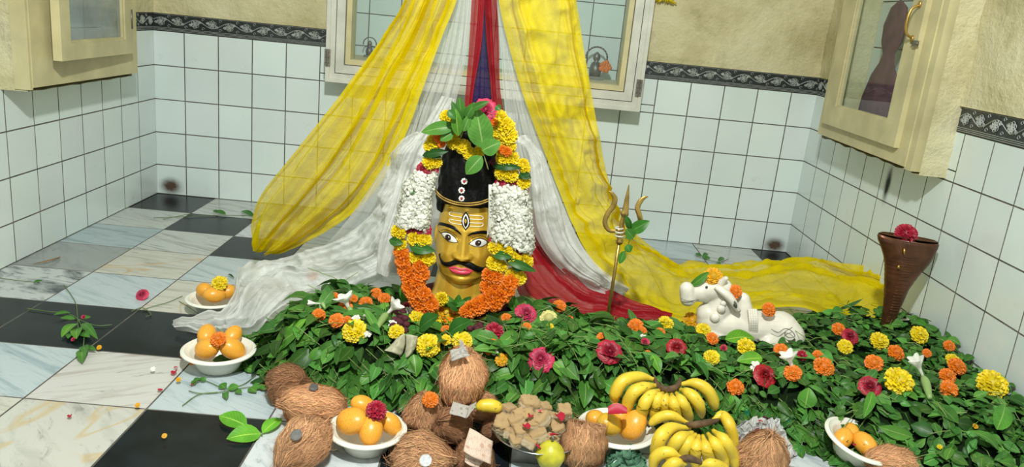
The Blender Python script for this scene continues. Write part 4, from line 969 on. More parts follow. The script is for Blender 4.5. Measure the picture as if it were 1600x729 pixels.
M['gap_shade'] = plain('painted_gap_shade', (.007, .016, .005), .9, spec=.08, var=.5, sc_=60, bmp=.5)  # near-black sheet under the leaves: shade of the gaps put into its colour
o = mb.build('gap_shade_base', M['gap_shade'], heap, loc=(2.0, -1.6, 0)); o.location = (0, 0, 0); o['kind'] = 'stuff'
r4 = random.Random(77); mb = MB(); ms = MB()
cnt = 0
NL = 7600
while cnt < NL:
    x = r4.uniform(.93, XR-.02); f, b = yfront(x), yback(x)
    y = f+(b+.05-f)*r4.random()**1.25
    if r4.random() < .14: y = f+r4.uniform(0, .07)
    if abs(x-XC) < .15 and y > -1.50: continue
    cnt += 1
    h = bed(x, y); n = nbed(x, y); big = 1-sstep(2.0, 2.35, x)
    edge = y-f < .09
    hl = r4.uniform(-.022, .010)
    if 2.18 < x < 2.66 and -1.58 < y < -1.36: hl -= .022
    p = Vector((x, y, max(.004, h+hl)))
    a = r4.uniform(0, 2*PI); dr = Vector((math.cos(a), math.sin(a), 0))
    if edge: dr = (dr*1.5+Vector((0, -.8, -.9))).normalized(); p.z = max(.006, h*r4.uniform(.35, 1.05)); p.y -= r4.uniform(0, .015)
    dr = (dr-n*dr.dot(n)*(.0 if edge else .8)+n*r4.uniform(-.30, .35)).normalized()
    nn = (n+Vector((r4.uniform(-.6, .6), r4.uniform(-.8, .3), r4.uniform(-.2, .3)))).normalized()
    if r4.random() < .62*big+.08: ln = r4.uniform(.040, .092); wd = ln*r4.uniform(.32, .5); sh = 'oval'
    else: ln = r4.uniform(.022, .050); wd = ln*r4.uniform(.5, .78); sh = r4.choice(['round', 'oval', 'heart'])
    if edge and x < 2.3: ln *= .85
    k = r4.choice([.38, .5, .62, .8, .95, 1.05, 1.2]) if hl < -.006 else r4.choice([.6, .85, 1, 1.15, 1.35, 1.6])  # deeper leaves tinted darker, shade between the layers painted into their colour
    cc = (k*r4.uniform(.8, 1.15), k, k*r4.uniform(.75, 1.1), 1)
    tip = p+dr*ln
    if tip.x > XR-.008: tip.x = XR-.008
    if tip.z < .003: tip.z = .003
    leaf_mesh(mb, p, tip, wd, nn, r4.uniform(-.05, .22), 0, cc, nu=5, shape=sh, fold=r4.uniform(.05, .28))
    if cnt % 5 == 0:
        q = p-dr*ln*r4.uniform(.8, 1.8)+Vector((0, 0, .004))
        if q.x < XR-.01: q.z = max(.004, q.z); ms.tube([p, (p+q)*.5+n*.006, q], r4.uniform(.0006, .0014), 3, 0, (.9, .95, .8, 1), cap=False)
    if cnt % 9 == 0:                        # blades of grass
        q = p+Vector((r4.uniform(-.12, .12), r4.uniform(-.08, .1), r4.uniform(-.01, .03)))
        if q.x < XR-.01:
            q.z = max(.004, min(q.z, bed(q.x, q.y)+.035)); m_ = (p+q)*.5+Vector((0, 0, .015)); mb.quad([p, m_+Vector((.0016, 0, 0)), q, m_-Vector((.0016, 0, .001))], 0, uv=[(.2, 0), (.2, .5), (.2, 1), (.2, .5)], c=(k*.9, k, k*.6, 1))
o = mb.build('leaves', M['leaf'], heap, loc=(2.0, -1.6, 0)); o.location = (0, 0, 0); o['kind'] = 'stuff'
o = ms.build('stems', M['stem'], heap, loc=(2.0, -1.6, 0)); o.location = (0, 0, 0); o['kind'] = 'stuff'
# low brass altar step under the leaves
t = thing('altar_step', 'low embossed brass altar step glimpsed beneath the overhanging leaves', 'altar', (1.65, -1.5, 0))
mb = MB(); mb.box(1.14, 2.22, -1.70, -1.32, .0, .080); o = mb.build('step_body', M['bronze'], t, False, loc=(1.65, -1.5, 0)); o.location = (0, 0, 0)
for z in (.008, .076):
    mb = MB(); mb.tube([(1.14, -1.703, z), (2.22, -1.703, z)], .004, 8); o = mb.build('rim', M['brass'], t, loc=(1.65, -1.5, 0)); o.location = (0, 0, 0)
mb = MB(); pts = [Vector((1.14+i*.00245, -1.705, .045+.018*math.cos(i*.5))) for i in range(440)]; mb.tube(pts, .0028, 5); o = mb.build('scalloped_band', M['brass'], t, loc=(1.65, -1.5, 0)); o.location = (0, 0, 0)

# ---- single leaves that stand out (pixels of stalk end, tip, width)
for (u0, v0, u1, v1, w_, c, sh, lab) in [
    (832, 512, 833, 556, 38, (1.9, 1.75, 1.3, 1), 'round', 'large pale heart-shaped leaf above the pink rose in the middle'),
    (470, 520, 425, 558, 34, (1.3, 1.3, .9, 1), 'oval', 'broad ribbed leaf at the left end of the leaf bed'),
    (503, 548, 488, 586, 26, (1.3, 1.3, .9, 1), 'oval', 'oval leaf hanging down just above the elongated coconut'),
    (478, 505, 440, 545, 18, (2.2, 2.0, 1.2, 1), 'oval', 'long pale leaf left of the large yellow marigold'),
    (607, 480, 574, 520, 22, (2.4, 2.0, 1.3, 1), 'oval', 'pale calyx-like leaf between the yellow marigold and the trumpet flower'),
    (655, 520, 684, 500, 30, (.45, .7, .5, 1), 'oval', 'dark folded leaf standing left of the largest central marigold'),
    (700, 528, 735, 508, 30, (.45, .7, .5, 1), 'oval', 'dark folded leaf right of the largest central marigold'),
    (646, 560, 650, 596, 24, (1.5, 1.5, .9, 1), 'oval', 'bright bud-like leaf under the spread banknote'),
    (590, 590, 556, 585, 24, (1.4, 1.4, .9, 1), 'round', 'pale round leaf over the bowl of mangoes and crimson flower'),
    (806, 588, 766, 600, 22, (1.4, 1.4, 1, 1), 'oval', 'long green leaf right of the topmost coconut'),
    (865, 572, 893, 606, 24, (1.9, 1.8, 1.3, 1), 'heart', 'pale folded leaf right of the pink rose'),
    (920, 600, 944, 636, 26, (1.5, 1.6, 1.2, 1), 'heart', 'grey-green leaf hanging above the mango bowl beside the bananas'),
    (1018, 560, 1030, 590, 18, (1.7, 1.7, .9, 1), 'oval', 'slender yellow-green pod leaf directly above the banana stalk'),
    (1132, 536, 1178, 534, 26, (2.0, 1.9, .8, 1), 'oval', 'yellow-green leaf left of the marigold below the white bull'),
    (1150, 570, 1190, 566, 24, (2.0, 1.9, .9, 1), 'round', 'lime leaf under the red rose below the white bull'),
    (1142, 622, 1150, 660, 20, (1.5, 1.6, 1.1, 1), 'oval', 'oval leaf hanging beside the right edge of the bananas'),
    (1262, 612, 1256, 645, 30, (1.4, 1.5, 1, 1), 'round', 'rounded leaf hanging above the bare marble patch'),
    (1362, 618, 1348, 660, 16, (1.4, 1.5, 1, 1), 'oval', 'slim leaf dangling over the half-buried mango bowl'),
    (1568, 640, 1556, 678, 28, (1.4, 1.5, 1, 1), 'round', 'round pale leaf below the marigold nearest the right wall'),
    (1445, 515, 1420, 507, 16, (1.0, 1.2, .8, 1), 'oval', 'green leaf lying just right of the foot of the bronze cobra')]:
    a = onbed(u0, v0, .012); d_ = (a-CAM).dot(FW); b2 = onbed(u1, v1, .012)
    if abs(b2.y-a.y) > .09: b2 = PY(u1, v1, a.y-.02)
    mb = MB(); a.z += .012; b2.z = max(b2.z+.014, .01)
    leaf_mesh(mb, a*0, b2-a, px(w_, a), (0, -.7, 1), .10, 0, c, nu=12, shape=sh, fold=.12); o = mb.build('leaf', M['leaf']); o.location = a; tag(o, lab, 'leaf', 'large leaves laid on the leaf bed')

# ---- flowers lying on the leaves
proto = {}
def getme(kind, i):
    k = (kind, i)
    if k in proto: return proto[k]
    mb = MB(); r = kind
    if kind == 'yellow': marigold_mesh(mb, (0, 0, 0), 1, i+11, flat=.6); m = [M['yellow_petal']]
    elif kind == 'amber': marigold_mesh(mb, (0, 0, 0), 1, i+21, flat=.55); m = [M['amber_petal']]
    elif kind == 'orange': marigold_mesh(mb, (0, 0, 0), 1, i+31, flat=.55); m = [M['orange_petal']]
    elif kind == 'pale': marigold_mesh(mb, (0, 0, 0), 1, i+41, flat=.35); m = [M['pale_petal']]
    elif kind == 'two': marigold_mesh(mb, (0, 0, 0), 1, i+51, flat=.6, ci=1); m = [M['yellow_petal'], M['orange_petal']]
    elif kind == 'crimson': marigold_mesh(mb, (0, 0, 0), 1, i+61, flat=.7, rows=7); m = [M['crimson_petal']]
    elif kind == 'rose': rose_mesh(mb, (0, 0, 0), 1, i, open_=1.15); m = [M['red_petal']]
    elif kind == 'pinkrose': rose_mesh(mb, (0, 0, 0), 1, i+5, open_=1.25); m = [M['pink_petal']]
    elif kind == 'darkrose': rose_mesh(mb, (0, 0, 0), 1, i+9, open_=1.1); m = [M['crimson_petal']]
    elif kind == 'bud': rose_mesh(mb, (0, 0, 0), 1, i+3, open_=.5, rings=4); m = [M['pink_petal']]
    elif kind == 'white': blossom_mesh(mb, (0, 0, 0), 1, i, n=6); blossom_mesh(mb, (0, 0, .2), .6, i+1, n=5); m = [M['white_petal']]
    o = mb.build(kind, m); proto[k] = o.data; bpy.data.objects.remove(o); return proto[k]
NAMES = {'yellow': 'yellow_marigold', 'amber': 'amber_marigold', 'orange': 'orange_marigold', 'pale': 'pale_chrysanthemum', 'two': 'yellow_marigold', 'crimson': 'crimson_flower', 'rose': 'red_rose', 'pinkrose': 'pink_rose', 'darkrose': 'dark_rose', 'bud': 'rose_bud', 'white': 'white_blossom'}
CATS = {'rose': 'rose', 'pinkrose': 'rose', 'darkrose': 'rose', 'bud': 'rose', 'white': 'blossom', 'crimson': 'flower', 'pale': 'flower'}
fi = [0]
def flower(kind, u, v, d, label, where='bed', tilt=.9, flat=1., y=None, group=None, p=None):
    fi[0] += 1; me = getme(kind, fi[0] % 3); o = bpy.data.objects.new(NAMES[kind], me); col.objects.link(o)
    if p is None: p = PY(u, v, y) if y is not None else (onbed(u, v, .016) if where == 'bed' else PZ(u, v, .012))
    R = px(d/2, p); p = Vector(p)
    if y is None: p = p+(Vector((0, -.3, 1)).normalized()*R*.25)
    o.location = p; o.scale = (R, R, R*flat); r = rnd.uniform(0, 6)
    q = Vector((rnd.uniform(-.3, .3), -tilt, 1)).to_track_quat('Z', 'Y') @ Matrix.Rotation(r, 3, 'Z').to_quaternion(); o.rotation_mode = 'QUATERNION'; o.rotation_quaternion = q
    tag(o, label, CATS.get(kind, 'marigold'), group or {'yellow': 'yellow marigolds on the leaf bed', 'two': 'yellow marigolds on the leaf bed', 'amber': 'yellow marigolds on the leaf bed', 'orange': 'orange marigolds on the leaf bed', 'rose': 'roses on the leaf bed', 'pinkrose': 'roses on the leaf bed', 'darkrose': 'roses on the leaf bed'}.get(kind)); return o
FL = [
 ('yellow', 553, 519, 38, 'large lemon yellow marigold alone at the left of the leaf bed'),
 ('two', 697, 495, 46, 'largest marigold below the golden chin, yellow with an orange heart'),
 ('yellow', 669, 542, 38, 'yellow marigold right of the spread banknote'),
 ('yellow', 721, 535, 32, 'yellow marigold peeping out behind the topmost coconut'),
 ('yellow', 697, 532, 18, 'small yellow marigold squeezed between two dark folded leaves'),
 ('orange', 697, 516, 16, 'orange marigold tucked under the two-coloured marigold'),
 ('yellow', 651, 497, 25, 'small yellow marigold left of the two-coloured marigold'),
 ('yellow', 619, 520, 25, 'small yellow marigold just above the spread banknote'),
 ('orange', 521, 465, 17, 'orange marigold touching the white tulle at its lower edge'),
 ('orange', 553, 467, 13, 'tiny orange marigold right of the white starry flower'),
 ('orange', 540, 481, 23, 'orange marigold just below the white starry flower'),
 ('orange', 498, 493, 21, 'orange marigold under the bent white petal at the left'),
 ('orange', 526, 502, 24, 'orange marigold directly above left of the lemon yellow marigold'),
 ('orange', 543, 500, 13, 'little orange marigold touching the top of the lemon yellow marigold'),
 ('orange', 571, 475, 22, 'orange marigold left of the pair beside the left garland'),
 ('orange', 588, 459, 18, 'upper orange marigold of the pair beside the left garland'),
 ('orange', 601, 468, 20, 'lower orange marigold of the pair beside the left garland'),
 ('darkrose', 636, 485, 28, 'dark crimson rose at the foot of the left garland'),
 ('pinkrose', 822, 493, 36, 'magenta pink rose right of the end of the right garland'),
 ('crimson', 772, 520, 30, 'magenta ruffled flower below the right garland'),
 ('orange', 791, 498, 17, 'orange marigold between the right garland and the magenta rose'),
 ('orange', 822, 512, 16, 'orange marigold just under the magenta pink rose'),
 ('orange', 771, 537, 15, 'orange marigold under the magenta ruffled flower'),
 ('orange', 763, 549, 12, 'tiny orange marigold right of the topmost coconut, upper one'),
 ('amber', 784, 563, 22, 'amber orange marigold right of the topmost coconut, lower one'),
 ('pinkrose', 844, 564, 42, 'open pink rose below the large pale heart-shaped leaf'),
 ('orange', 873, 480, 22, 'orange marigold at the left end of the red tulle edge'),
 ('pale', 857, 499, 28, 'pale yellow flat flower beside the magenta pink rose'),
 ('yellow', 859, 511, 12, 'tiny yellow marigold below the pale flat flower'),
 ('orange', 891, 498, 10, 'tiny orange flower right of the pale flat flower'),
 ('orange', 979, 486, 20, 'orange marigold showing at the red tulle edge right of the trident'),
 ('orange', 992, 511, 25, 'orange marigold right of the trident, the larger of two touching'),
 ('orange', 1003, 518, 15, 'small orange marigold touching a larger one right of the trident'),
 ('orange', 943, 530, 22, 'orange marigold directly above the dark red rose under the trident'),
 ('darkrose', 952, 552, 40, 'large dark red rose below the trident shaft'),
 ('bud', 1007, 537, 20, 'closed pink rose bud left of the bright red rose'),
 ('orange', 1013, 553, 12, 'tiny orange marigold under the pink rose bud'),
 ('yellow', 1040, 507, 25, 'yellow marigold left of the white bull chest'),
 ('orange', 1031, 520, 16, 'small orange marigold below left of the yellow one near the bull'),
 ('rose', 1057, 545, 31, 'bright red rose above the banana stalk'),
 ('amber', 1081, 503, 28, 'amber marigold right in front of the bull chest'),
 ('yellow', 1099, 517, 24, 'yellow marigold partly hidden under the bull, next to the amber one'),
 ('orange', 1113, 530, 20, 'flat orange marigold below the bull dewlap'),
 ('yellow', 1166, 544, 30, 'yellow marigold below the middle of the white bull'),
 ('yellow', 1111, 560, 25, 'yellow marigold above the right edge of the banana bunch'),
 ('bud', 1130, 545, 15, 'small pink bud between two yellow marigolds below the bull'),
 ('orange', 1220, 548, 22, 'orange marigold below the rump of the white bull'),
 ('orange', 1238, 584, 27, 'orange marigold at the foot of the right-hand white trumpet flower'),
 ('crimson', 1253, 556, 18, 'magenta flower half hidden behind the white trumpet by the bull'),
 ('orange', 1278, 556, 17, 'small orange marigold right of the magenta flower near the bull'),
 ('orange', 1287, 575, 32, 'wide flat orange marigold right of the white trumpet flower'),
 ('rose', 1195, 589, 37, 'bright red rose below the white bull'),
 ('orange', 1149, 606, 27, 'orange marigold right of the banana bunch'),
 ('orange', 1310, 515, 21, 'orange marigold below the end of the yellow tulle'),
 ('darkrose', 1328, 527, 26, 'dark red rose above the row of marigolds left of the cobra'),
 ('yellow', 1320, 543, 24, 'yellow marigold below the dark red rose left of the cobra'),
 ('yellow', 1374, 535, 30, 'yellow marigold at the foot of the bronze cobra'),
 ('orange', 1365, 569, 28, 'orange marigold left of the centre, above the darkest red rose at right'),
 ('orange', 1400, 553, 27, 'orange marigold between the cobra foot and the biggest right marigold'),
 ('darkrose', 1358, 606, 34, 'deep red rose left of the big yellow marigold at right'),
 ('yellow', 1404, 599, 46, 'big yellow marigold right of the deep red rose'),
 ('yellow', 1436, 525, 29, 'flat yellow marigold right of the cobra foot'),
 ('orange', 1448, 552, 14, 'tiny orange marigold below the flat yellow one by the cobra'),
 ('orange', 1483, 541, 18, 'topmost orange marigold of the right-hand slope near the wall'),
 ('yellow', 1488, 564, 22, 'yellow marigold touching an orange one near the right wall'),
 ('orange', 1495, 574, 28, 'orange marigold overlapping a yellow one near the right wall'),
 ('orange', 1480, 589, 26, 'flattened orange marigold, middle of the right-hand column'),
 ('orange', 1482, 609, 28, 'lowest orange marigold of the right-hand column'),
 ('yellow', 1549, 603, 46, 'big yellow marigold nearest the right wall'),
 ('amber', 1524, 666, 9, 'tiny amber flower low on the right slope'),
 ('yellow', 1468, 698, 8, 'tiny yellow flower near the bottom of the right slope'),
 ('white', 754, 416, 0, ''),
]
for k_, u, v, d, lab in FL:
    if d: flower(k_, u, v, d, lab)
for u, v, d, lab in [(557, 500, 14, 'white blossom touching the upper right of the lemon yellow marigold'), (575, 523, 14, 'white blossom right of the lemon yellow marigold'), (572, 496, 10, 'small white blossom above right of the lemon yellow marigold'),
                     (613, 508, 14, 'white blossom beside the small yellow marigold above the banknote'), (639, 487, 14, 'white blossom lying on the dark crimson rose'), (736, 508, 18, 'white crumpled blossom right of the two-coloured marigold'), (1180, 577, 22, 'white crumpled blossom left of the red rose below the bull'), (1004, 530, 14, 'white blossom above the pink rose bud'), (773, 551, 12, 'white blossom between two orange marigolds by the topmost coconut')]:
    flower('white', u, v, d, lab, group='white blossoms on the leaf bed')
# maroon velvet garland end showing among the leaves
mb = MB()
g0 = onbed(620, 505, .01)
for k in range(16):
    u, v = lerp(614, 632, (k % 4)/3)+rnd.uniform(-3, 3), 480+k*2.4; p = onbed(u, v, .02); mb.sphere(p, (.011, .011, .009), 8, 6)
tag(mb.build('velvet_trim', M['maroon_cloth']), 'dark maroon velvet trim among leaves left of the idol', 'trim')
mb = MB()
for k in range(12): p = onbed(738+rnd.uniform(-6, 14), 502+rnd.uniform(-4, 12), .02); mb.sphere(p, (.010, .010, .009), 8, 6)
tag(mb.build('velvet_trim', M['maroon_cloth']), 'dark maroon velvet trim among leaves right of the two-coloured marigold', 'trim')
# trumpet flowers with a white corolla and green calyx
def trumpet(um, vm, ub, vb, uc, vc, wm, label, wc=16):
    a = onbed(ub, vb, .022); m_ = PY(um, vm, a.y-.0); c = onbed(uc, vc, .016)
    if (c-a).length > .12: c = PY(uc, vc, a.y-.03)
    t = thing('trumpet_flower', label, 'flower', a, group='white trumpet flowers'); mb = MB()
    d = (m_-a); Ln = d.length; q = d.to_track_quat('Z', 'Y').to_matrix().to_4x4(); R = px(wm/2, a)
    G = []
    for i in range(12):
        s = i/11; r_ = R*(.16+.20*s+.64*sstep(.45, 1, s)); row = []
        for k in range(30):
            an = 2*PI*k/30; lob = 1+(.22*math.cos(5*an)*sstep(.7, 1, s)); row.append(q @ Vector((r_*lob*math.cos(an), r_*lob*math.sin(an), Ln*s+.1*R*math.cos(5*an)*sstep(.7, 1, s))))
        G.append(row)
    mb.grid(G, close=True); mb.build('corolla', M['white_petal'], t)['label'] = 'white flared trumpet'
    mb = MB(); cc = c-a; pts = cat([d*.04, cc*.35+Vector((0, 0, .003)), cc], 10); mb.tube(pts, lambda s: px(wc/2, a)*(.35+.75*math.sin(PI*min(1, .12+.8*s))), 10, 0); mb.build('calyx', M['bud_green'], t)['label'] = 'pale green calyx'
trumpet(621, 473, 604, 491, 588, 514, 24, 'white trumpet flower with green calyx left of the left garland', 11)
trumpet(1231, 552, 1238, 575, 1240, 590, 26, 'white trumpet flower below the rump of the white bull', 8)
trumpet(1430, 559, 1443, 590, 1453, 622, 22, 'white trumpet flower between the big yellow marigold and the right column', 12)
trumpet(537, 462, 545, 482, 550, 490, 30, 'white starry flower near the lower edge of the white tulle', 8)
trumpet(482, 473, 503, 474, 508, 482, 10, 'bent white petal at the upper left of the leaf bed', 6)
# ============================================================ TRIDENT
YT = -1.40
tr_ = thing('trident', 'aged brass trident standing in the leaves in front of the yellow drape', 'trident', PY(948, 505, YT)); tr_.location.z = .05
def tp(mb, name, m, t=tr_, lab=None):
    o = mb.build(name, m, t, loc=tuple(t.location)); o.location = (0, 0, 0)
    if lab: o['label'] = lab
    return o
mb = MB(); a = PY(946, 512, YT); a.z = .03; mb.tube([a, PY(958, 440, YT), PY(969, 368, YT)], .0050, 12); tp(mb, 'shaft', M['brass'])
def blade(pts, ws, name, flat=.45):
    c = cat([PY(u, v, YT) for u, v in pts], 40); mb = MB(); mb.tube(c, lambda s: pw(s, ws), 12, 0, flat=flat, up=Vector((0, 1, 0))); tp(mb, name, M['brass'])
blade([(970, 374), (971, 355), (974, 340), (977, 329), (980, 308), (983, 286)], [(0, .006), (.3, .0075), (.42, .006), (.48, .011), (.52, .0125), (.6, .0095), (.8, .006), (1, .0006)], 'centre_prong')
blade([(970, 360), (962, 361), (951, 359), (945, 347), (950, 333), (958, 322), (961, 311), (957, 303), (951, 298)], [(0, .005), (.15, .0055), (.5, .0075), (.75, .0075), (.9, .005), (1, .0008)], 'side_prong')
blade([(970, 362), (980, 364), (993, 362), (1001, 350), (999, 336), (996, 325), (1000, 315), (1006, 309), (1013, 307)], [(0, .005), (.15, .0055), (.5, .0075), (.75, .0075), (.9, .005), (1, .0008)], 'side_prong')
mb = MB()
for k, v in enumerate((356, 362, 368)): mb.tube([PY(967.5, v, YT)+Vector((.011*math.cos(q*PI/8), .011*math.sin(q*PI/8), .0)) for q in range(17)], .0024, 6)
tp(mb, 'white_thread', M['white_paint'], lab='white thread binding')
mb = MB(); mb.lathe([(0, -.012), (.009, -.012), (.011, -.004), (.008, 0), (.010, .006), (.006, .014), (0, .014)], 16, M=Matrix.Translation(PY(968.5, 374, YT))); tp(mb, 'collar', M['brass'])
t = thing('leaf_sprig', 'small leafy sprig tied to the trident head', 'leaves', PY(975, 375, YT-.01))
sprig(t, [(984, 362, 1015, 345, 20, (.7, 1, .6, 1)), (984, 358, 978, 336, 11, (.5, .7, .5, 1)), (990, 372, 978, 358, 18, (.9, 1.1, .8, 1)), (979, 382, 985, 394, 14, (.9, 1.1, .8, 1)), (975, 392, 968, 412, 12, (1, 1.2, .8, 1))], YT-.015, [[(970, 372), (985, 372), (1006, 383)], [(985, 372), (980, 385), (970, 410)]])

# ============================================================ COBRA
YK = -1.26
kb = thing('cobra_stand', 'brown bronze cobra hood with a scaly neck rising beside the right wall', 'cobra', PY(1386, 512, YK)); kb.location.z = .06
prof = [(1384, 535, 8, .014), (1386, 511, 9.5, .015), (1392, 484, 12.5, .019), (1396.5, 467, 15.5, .022), (1401, 448, 19, .026), (1409, 426, 27, .029), (1415.5, 410, 34.5, .031), (1418, 396, 41, .031), (1418.5, 381, 48, .030), (1419, 375, 49.5, .027), (1419.5, 371, 48, .023)]
cs = cat([PY(u, v, YK) for u, v, a, b in prof], 80); mb = MB(); G = []
rts = RT0 if False else None
ax_ = (PY(1467, 381, YK)-PY(1371, 366, YK)).normalized(); tiltd = Vector((ax_.x, 0, ax_.z)).normalized()
for i, c in enumerate(cs):
    s = i/80*(len(prof)-1); k = min(int(s), len(prof)-2); f = s-k; wx = px(lerp(prof[k][2], prof[k+1][2], f), c); wy = lerp(prof[k][3], prof[k+1][3], f)
    rib = 1+.012*math.sin(i*2.2)*(1 if i < 50 else 0); dirx = Vector((1, 0, 0)).lerp(tiltd, sstep(0, 1, i/80)).normalized(); row = []
    for q in range(64):
        an = 2*PI*q/64; cx_, sx_ = math.cos(an), math.sin(an); dip = -.006*max(0, -sx_)*sstep(66, 78, i) if i > 60 else 0
        row.append(c+dirx*(wx*rib*math.copysign(abs(cx_)**.85, cx_))+Vector((0, wy*rib*sx_*(1+.25*(abs(cx_) < .3)*(sx_ < 0)*0), dip)))
    G.append(row)
mb.grid(G, close=True); tp(mb, 'hood', M['bronze'], kb)
c = cs[-1]; mb = MB(); wx = px(47, c)
rows_ = []
for s in (1., .93, .88, .3, .01): rows_.append([c+tiltd*(wx*s*math.copysign(abs(math.cos(2*PI*q/64))**.85, math.cos(2*PI*q/64)))+Vector((0, .024*s*math.sin(2*PI*q/64), {1.: .001, .93: .004, .88: .000, .3: -.003, .01: -.003}[s])) for q in range(64)])
mb.grid(rows_, close=True); tp(mb, 'hood_top', M['bronze'], kb, 'flat top with raised rim')
mb = MB()
for k in range(26):                      # scale ridges on the front
    i = 6+k*2; c = cs[i]; s = i/80*(len(prof)-1); kk = int(s); wx = px(lerp(prof[kk][2], prof[kk+1][2], s-kk), c)*.75; wy = lerp(prof[kk][3], prof[kk+1][3], s-kk)
    mb.tube([c+Vector((wx*math.sin(a), -wy*math.cos(a)*1.03, -.004*math.cos(a))) for a in [lerp(-1.1, 1.1, q/12) for q in range(13)]], .0014, 5)
o = tp(mb, 'belly_scales', M['bronze'], kb); o['kind'] = 'stuff'
mb = MB(); mb.sphere(PY(1404, 417, YK-.035), (.004, .003, .006), 10, 8); mb.tube([PY(1413, 388, YK-.033), PY(1412.5, 398, YK-.035)], .0028, 8); tp(mb, 'brass_inlay', M['brass'], kb)
flower('crimson', 1416, 365, 34, 'crimson flower sitting on top of the bronze cobra hood', y=YK, group='offered flowers', tilt=1.4)

# ============================================================ WHITE BULL
YN = -1.42
nd = thing('bull_statue', 'white marble reclining bull statue with garland bands, facing left', 'statue', PY(1160, 520, YN)); nd.location.z = .05
mb = MB()
def nb(u0, v0, r0, u1, v1, r1, y0=0, y1=0, n=10, depth=1.):
    a, b2 = PY(u0, v0, YN+y0), PY(u1, v1, YN+y1); ra, rb = px(r0, a), px(r1, b2); d = b2-a; Ln = d.length
    q = d.to_track_quat('Z', 'Y').to_matrix().to_4x4() if Ln > 1e-6 else Matrix.Identity(4); G = []
    steps = []
    for i in range(7): th = -PI/2+PI/2*i/6; steps.append((math.cos(th)*ra, math.sin(th)*ra))
    for i in range(1, 7): steps.append((lerp(ra, rb, i/7), Ln*i/7))
    for i in range(7): th = PI/2*i/6; steps.append((math.cos(th)*rb, Ln+math.sin(th)*rb))
    for r_, z in steps: G.append([a+q @ Vector((max(r_, 1e-5)*math.cos(2*PI*k/22), max(r_, 1e-5)*math.sin(2*PI*k/22), z)) for k in range(22)])
    mb.grid(G, close=True)
nb(1130, 508, 28, 1215, 514, 27, .0, .01); nb(1218, 514, 29, 1230, 526, 27, .01, .0); nb(1108, 490, 20, 1118, 525, 30)   # trunk, rump, chest
nb(1128, 470, 20, 1112, 500, 24); nb(1160, 468, 12, 1160, 500, 22)                                                      # neck, hump
nb(1080, 457, 14, 1102, 456, 16, -.005, 0); nb(1102, 453, 17, 1128, 451, 17); nb(1073, 451, 11.5, 1075, 466, 12.5, .012, .012); nb(1073, 451, 11.5, 1075, 466, 12.5, -.016, -.016); nb(1112, 437, 8, 1124, 438, 9)
nb(1100, 525, 14, 1150, 545, 12, -.04, -.05); nb(1200, 535, 18, 1235, 545, 14, -.03, -.03)                              # folded legs
for s in (-1, 1):
    nb(1127, 441, 6, 1134, 435, 4.5, s*.022, s*.03)
body = mb.build('body', M['ceramic'], nd, loc=tuple(nd.location)); body.location = (0, 0, 0)
rm = body.modifiers.new('r', 'REMESH'); rm.mode = 'VOXEL'; rm.voxel_size = .0028; rm.use_smooth_shade = True
sm = body.modifiers.new('s', 'SMOOTH'); sm.factor = .6; sm.iterations = 7
for yo in (-.034, .034):                          # drooping ears
    A, B2, C_ = PY(1118, 447, YN+yo*.8), PY(1138, 462, YN+yo*1.25), PY(1155, 486, YN+yo*1.3); mb = MB()
    mb.tube(cat([A, B2, C_], 16), lambda s: .004+.0135*math.sin(PI*min(1, .15+.75*s)), 14, 0, flat=.7); o = tp(mb, 'ear', M['ceramic'], nd)
    mb = MB(); mb.sphere(PY(1148, 475, YN+yo*1.3-.0125), (.006, .003, .013), 10, 8, M=Matrix.Rotation(-.6, 4, 'Y')); o2 = tp(mb, 'ear_hollow', M['hinge'], nd); o2.parent = o
for k in range(4):
    mb = MB(); u = 1170+k*3.6; pts = [PY(u+2*math.sin(s*3), lerp(484, 524, s), YN-.036-.014*math.sin(PI*s)) for s in [q/16 for q in range(17)]]
    for p in pts: mb.sphere(p, (.0042, .004, .0045), 8, 6)
    tp(mb, 'bead_band', M['ceramic'], nd)
for u, v, r_ in ((1127, 482, 7), (1117, 496, 8), (1130, 474, 5)):
    mb = MB(); p = PY(u, v, YN-.040); mb.sphere(p, (px(r_, p), px(r_, p)*.8, px(r_, p)), 16, 10); tp(mb, 'bell', M['ceramic'], nd)
mb = MB(); mb.sphere(PY(1104, 448, YN-.030), (.004, .003, .003), 10, 8); tp(mb, 'eye', M['dark'], nd)
mb = MB(); mb.sphere(PY(1068, 458, YN-.022), (.0022, .002, .003), 8, 6); tp(mb, 'nostril', M['dark'], nd)
mb = MB()
pts = [PY(u, v, YN-.058) for u, v in ((1205, 514), (1216, 519), (1226, 513), (1236, 516), (1242, 525), (1232, 527), (1226, 519), (1238, 511))]
mb.tube(cat(pts, 40), .0011, 5); tp(mb, 'carved_tail', M['hinge'], nd)
mb = MB(); mb.tube(cat([PY(1064, 466, YN-.036), PY(1075, 470, YN-.042), PY(1092, 468, YN-.036)], 10), .0011, 5); tp(mb, 'mouth_line', M['hinge'], nd)
flower('amber', 1115, 431, 29, 'amber marigold resting on the head of the white bull', y=YN-.01, group='offered flowers', tilt=1.6)
flower('orange', 1149, 455, 22, 'orange marigold resting on the hump of the white bull', y=YN-.025, group='offered flowers', tilt=1.6)
flower('orange', 1202, 483, 22, 'orange marigold resting on the back of the white bull', y=YN-.035, group='offered flowers', tilt=1.6)
mb = MB(); a = PY(1108, 425, YN-.012); leaf_mesh(mb, a*0, PY(1074, 450, YN-.016)-a, px(13, a), (0, -1, .3), .1, 0, (1.1, 1.2, .8, 1), nu=12); o = mb.build('leaf', M['leaf']); o.location = a; tag(o, 'slim green leaf lying across the bull forehead', 'leaf')
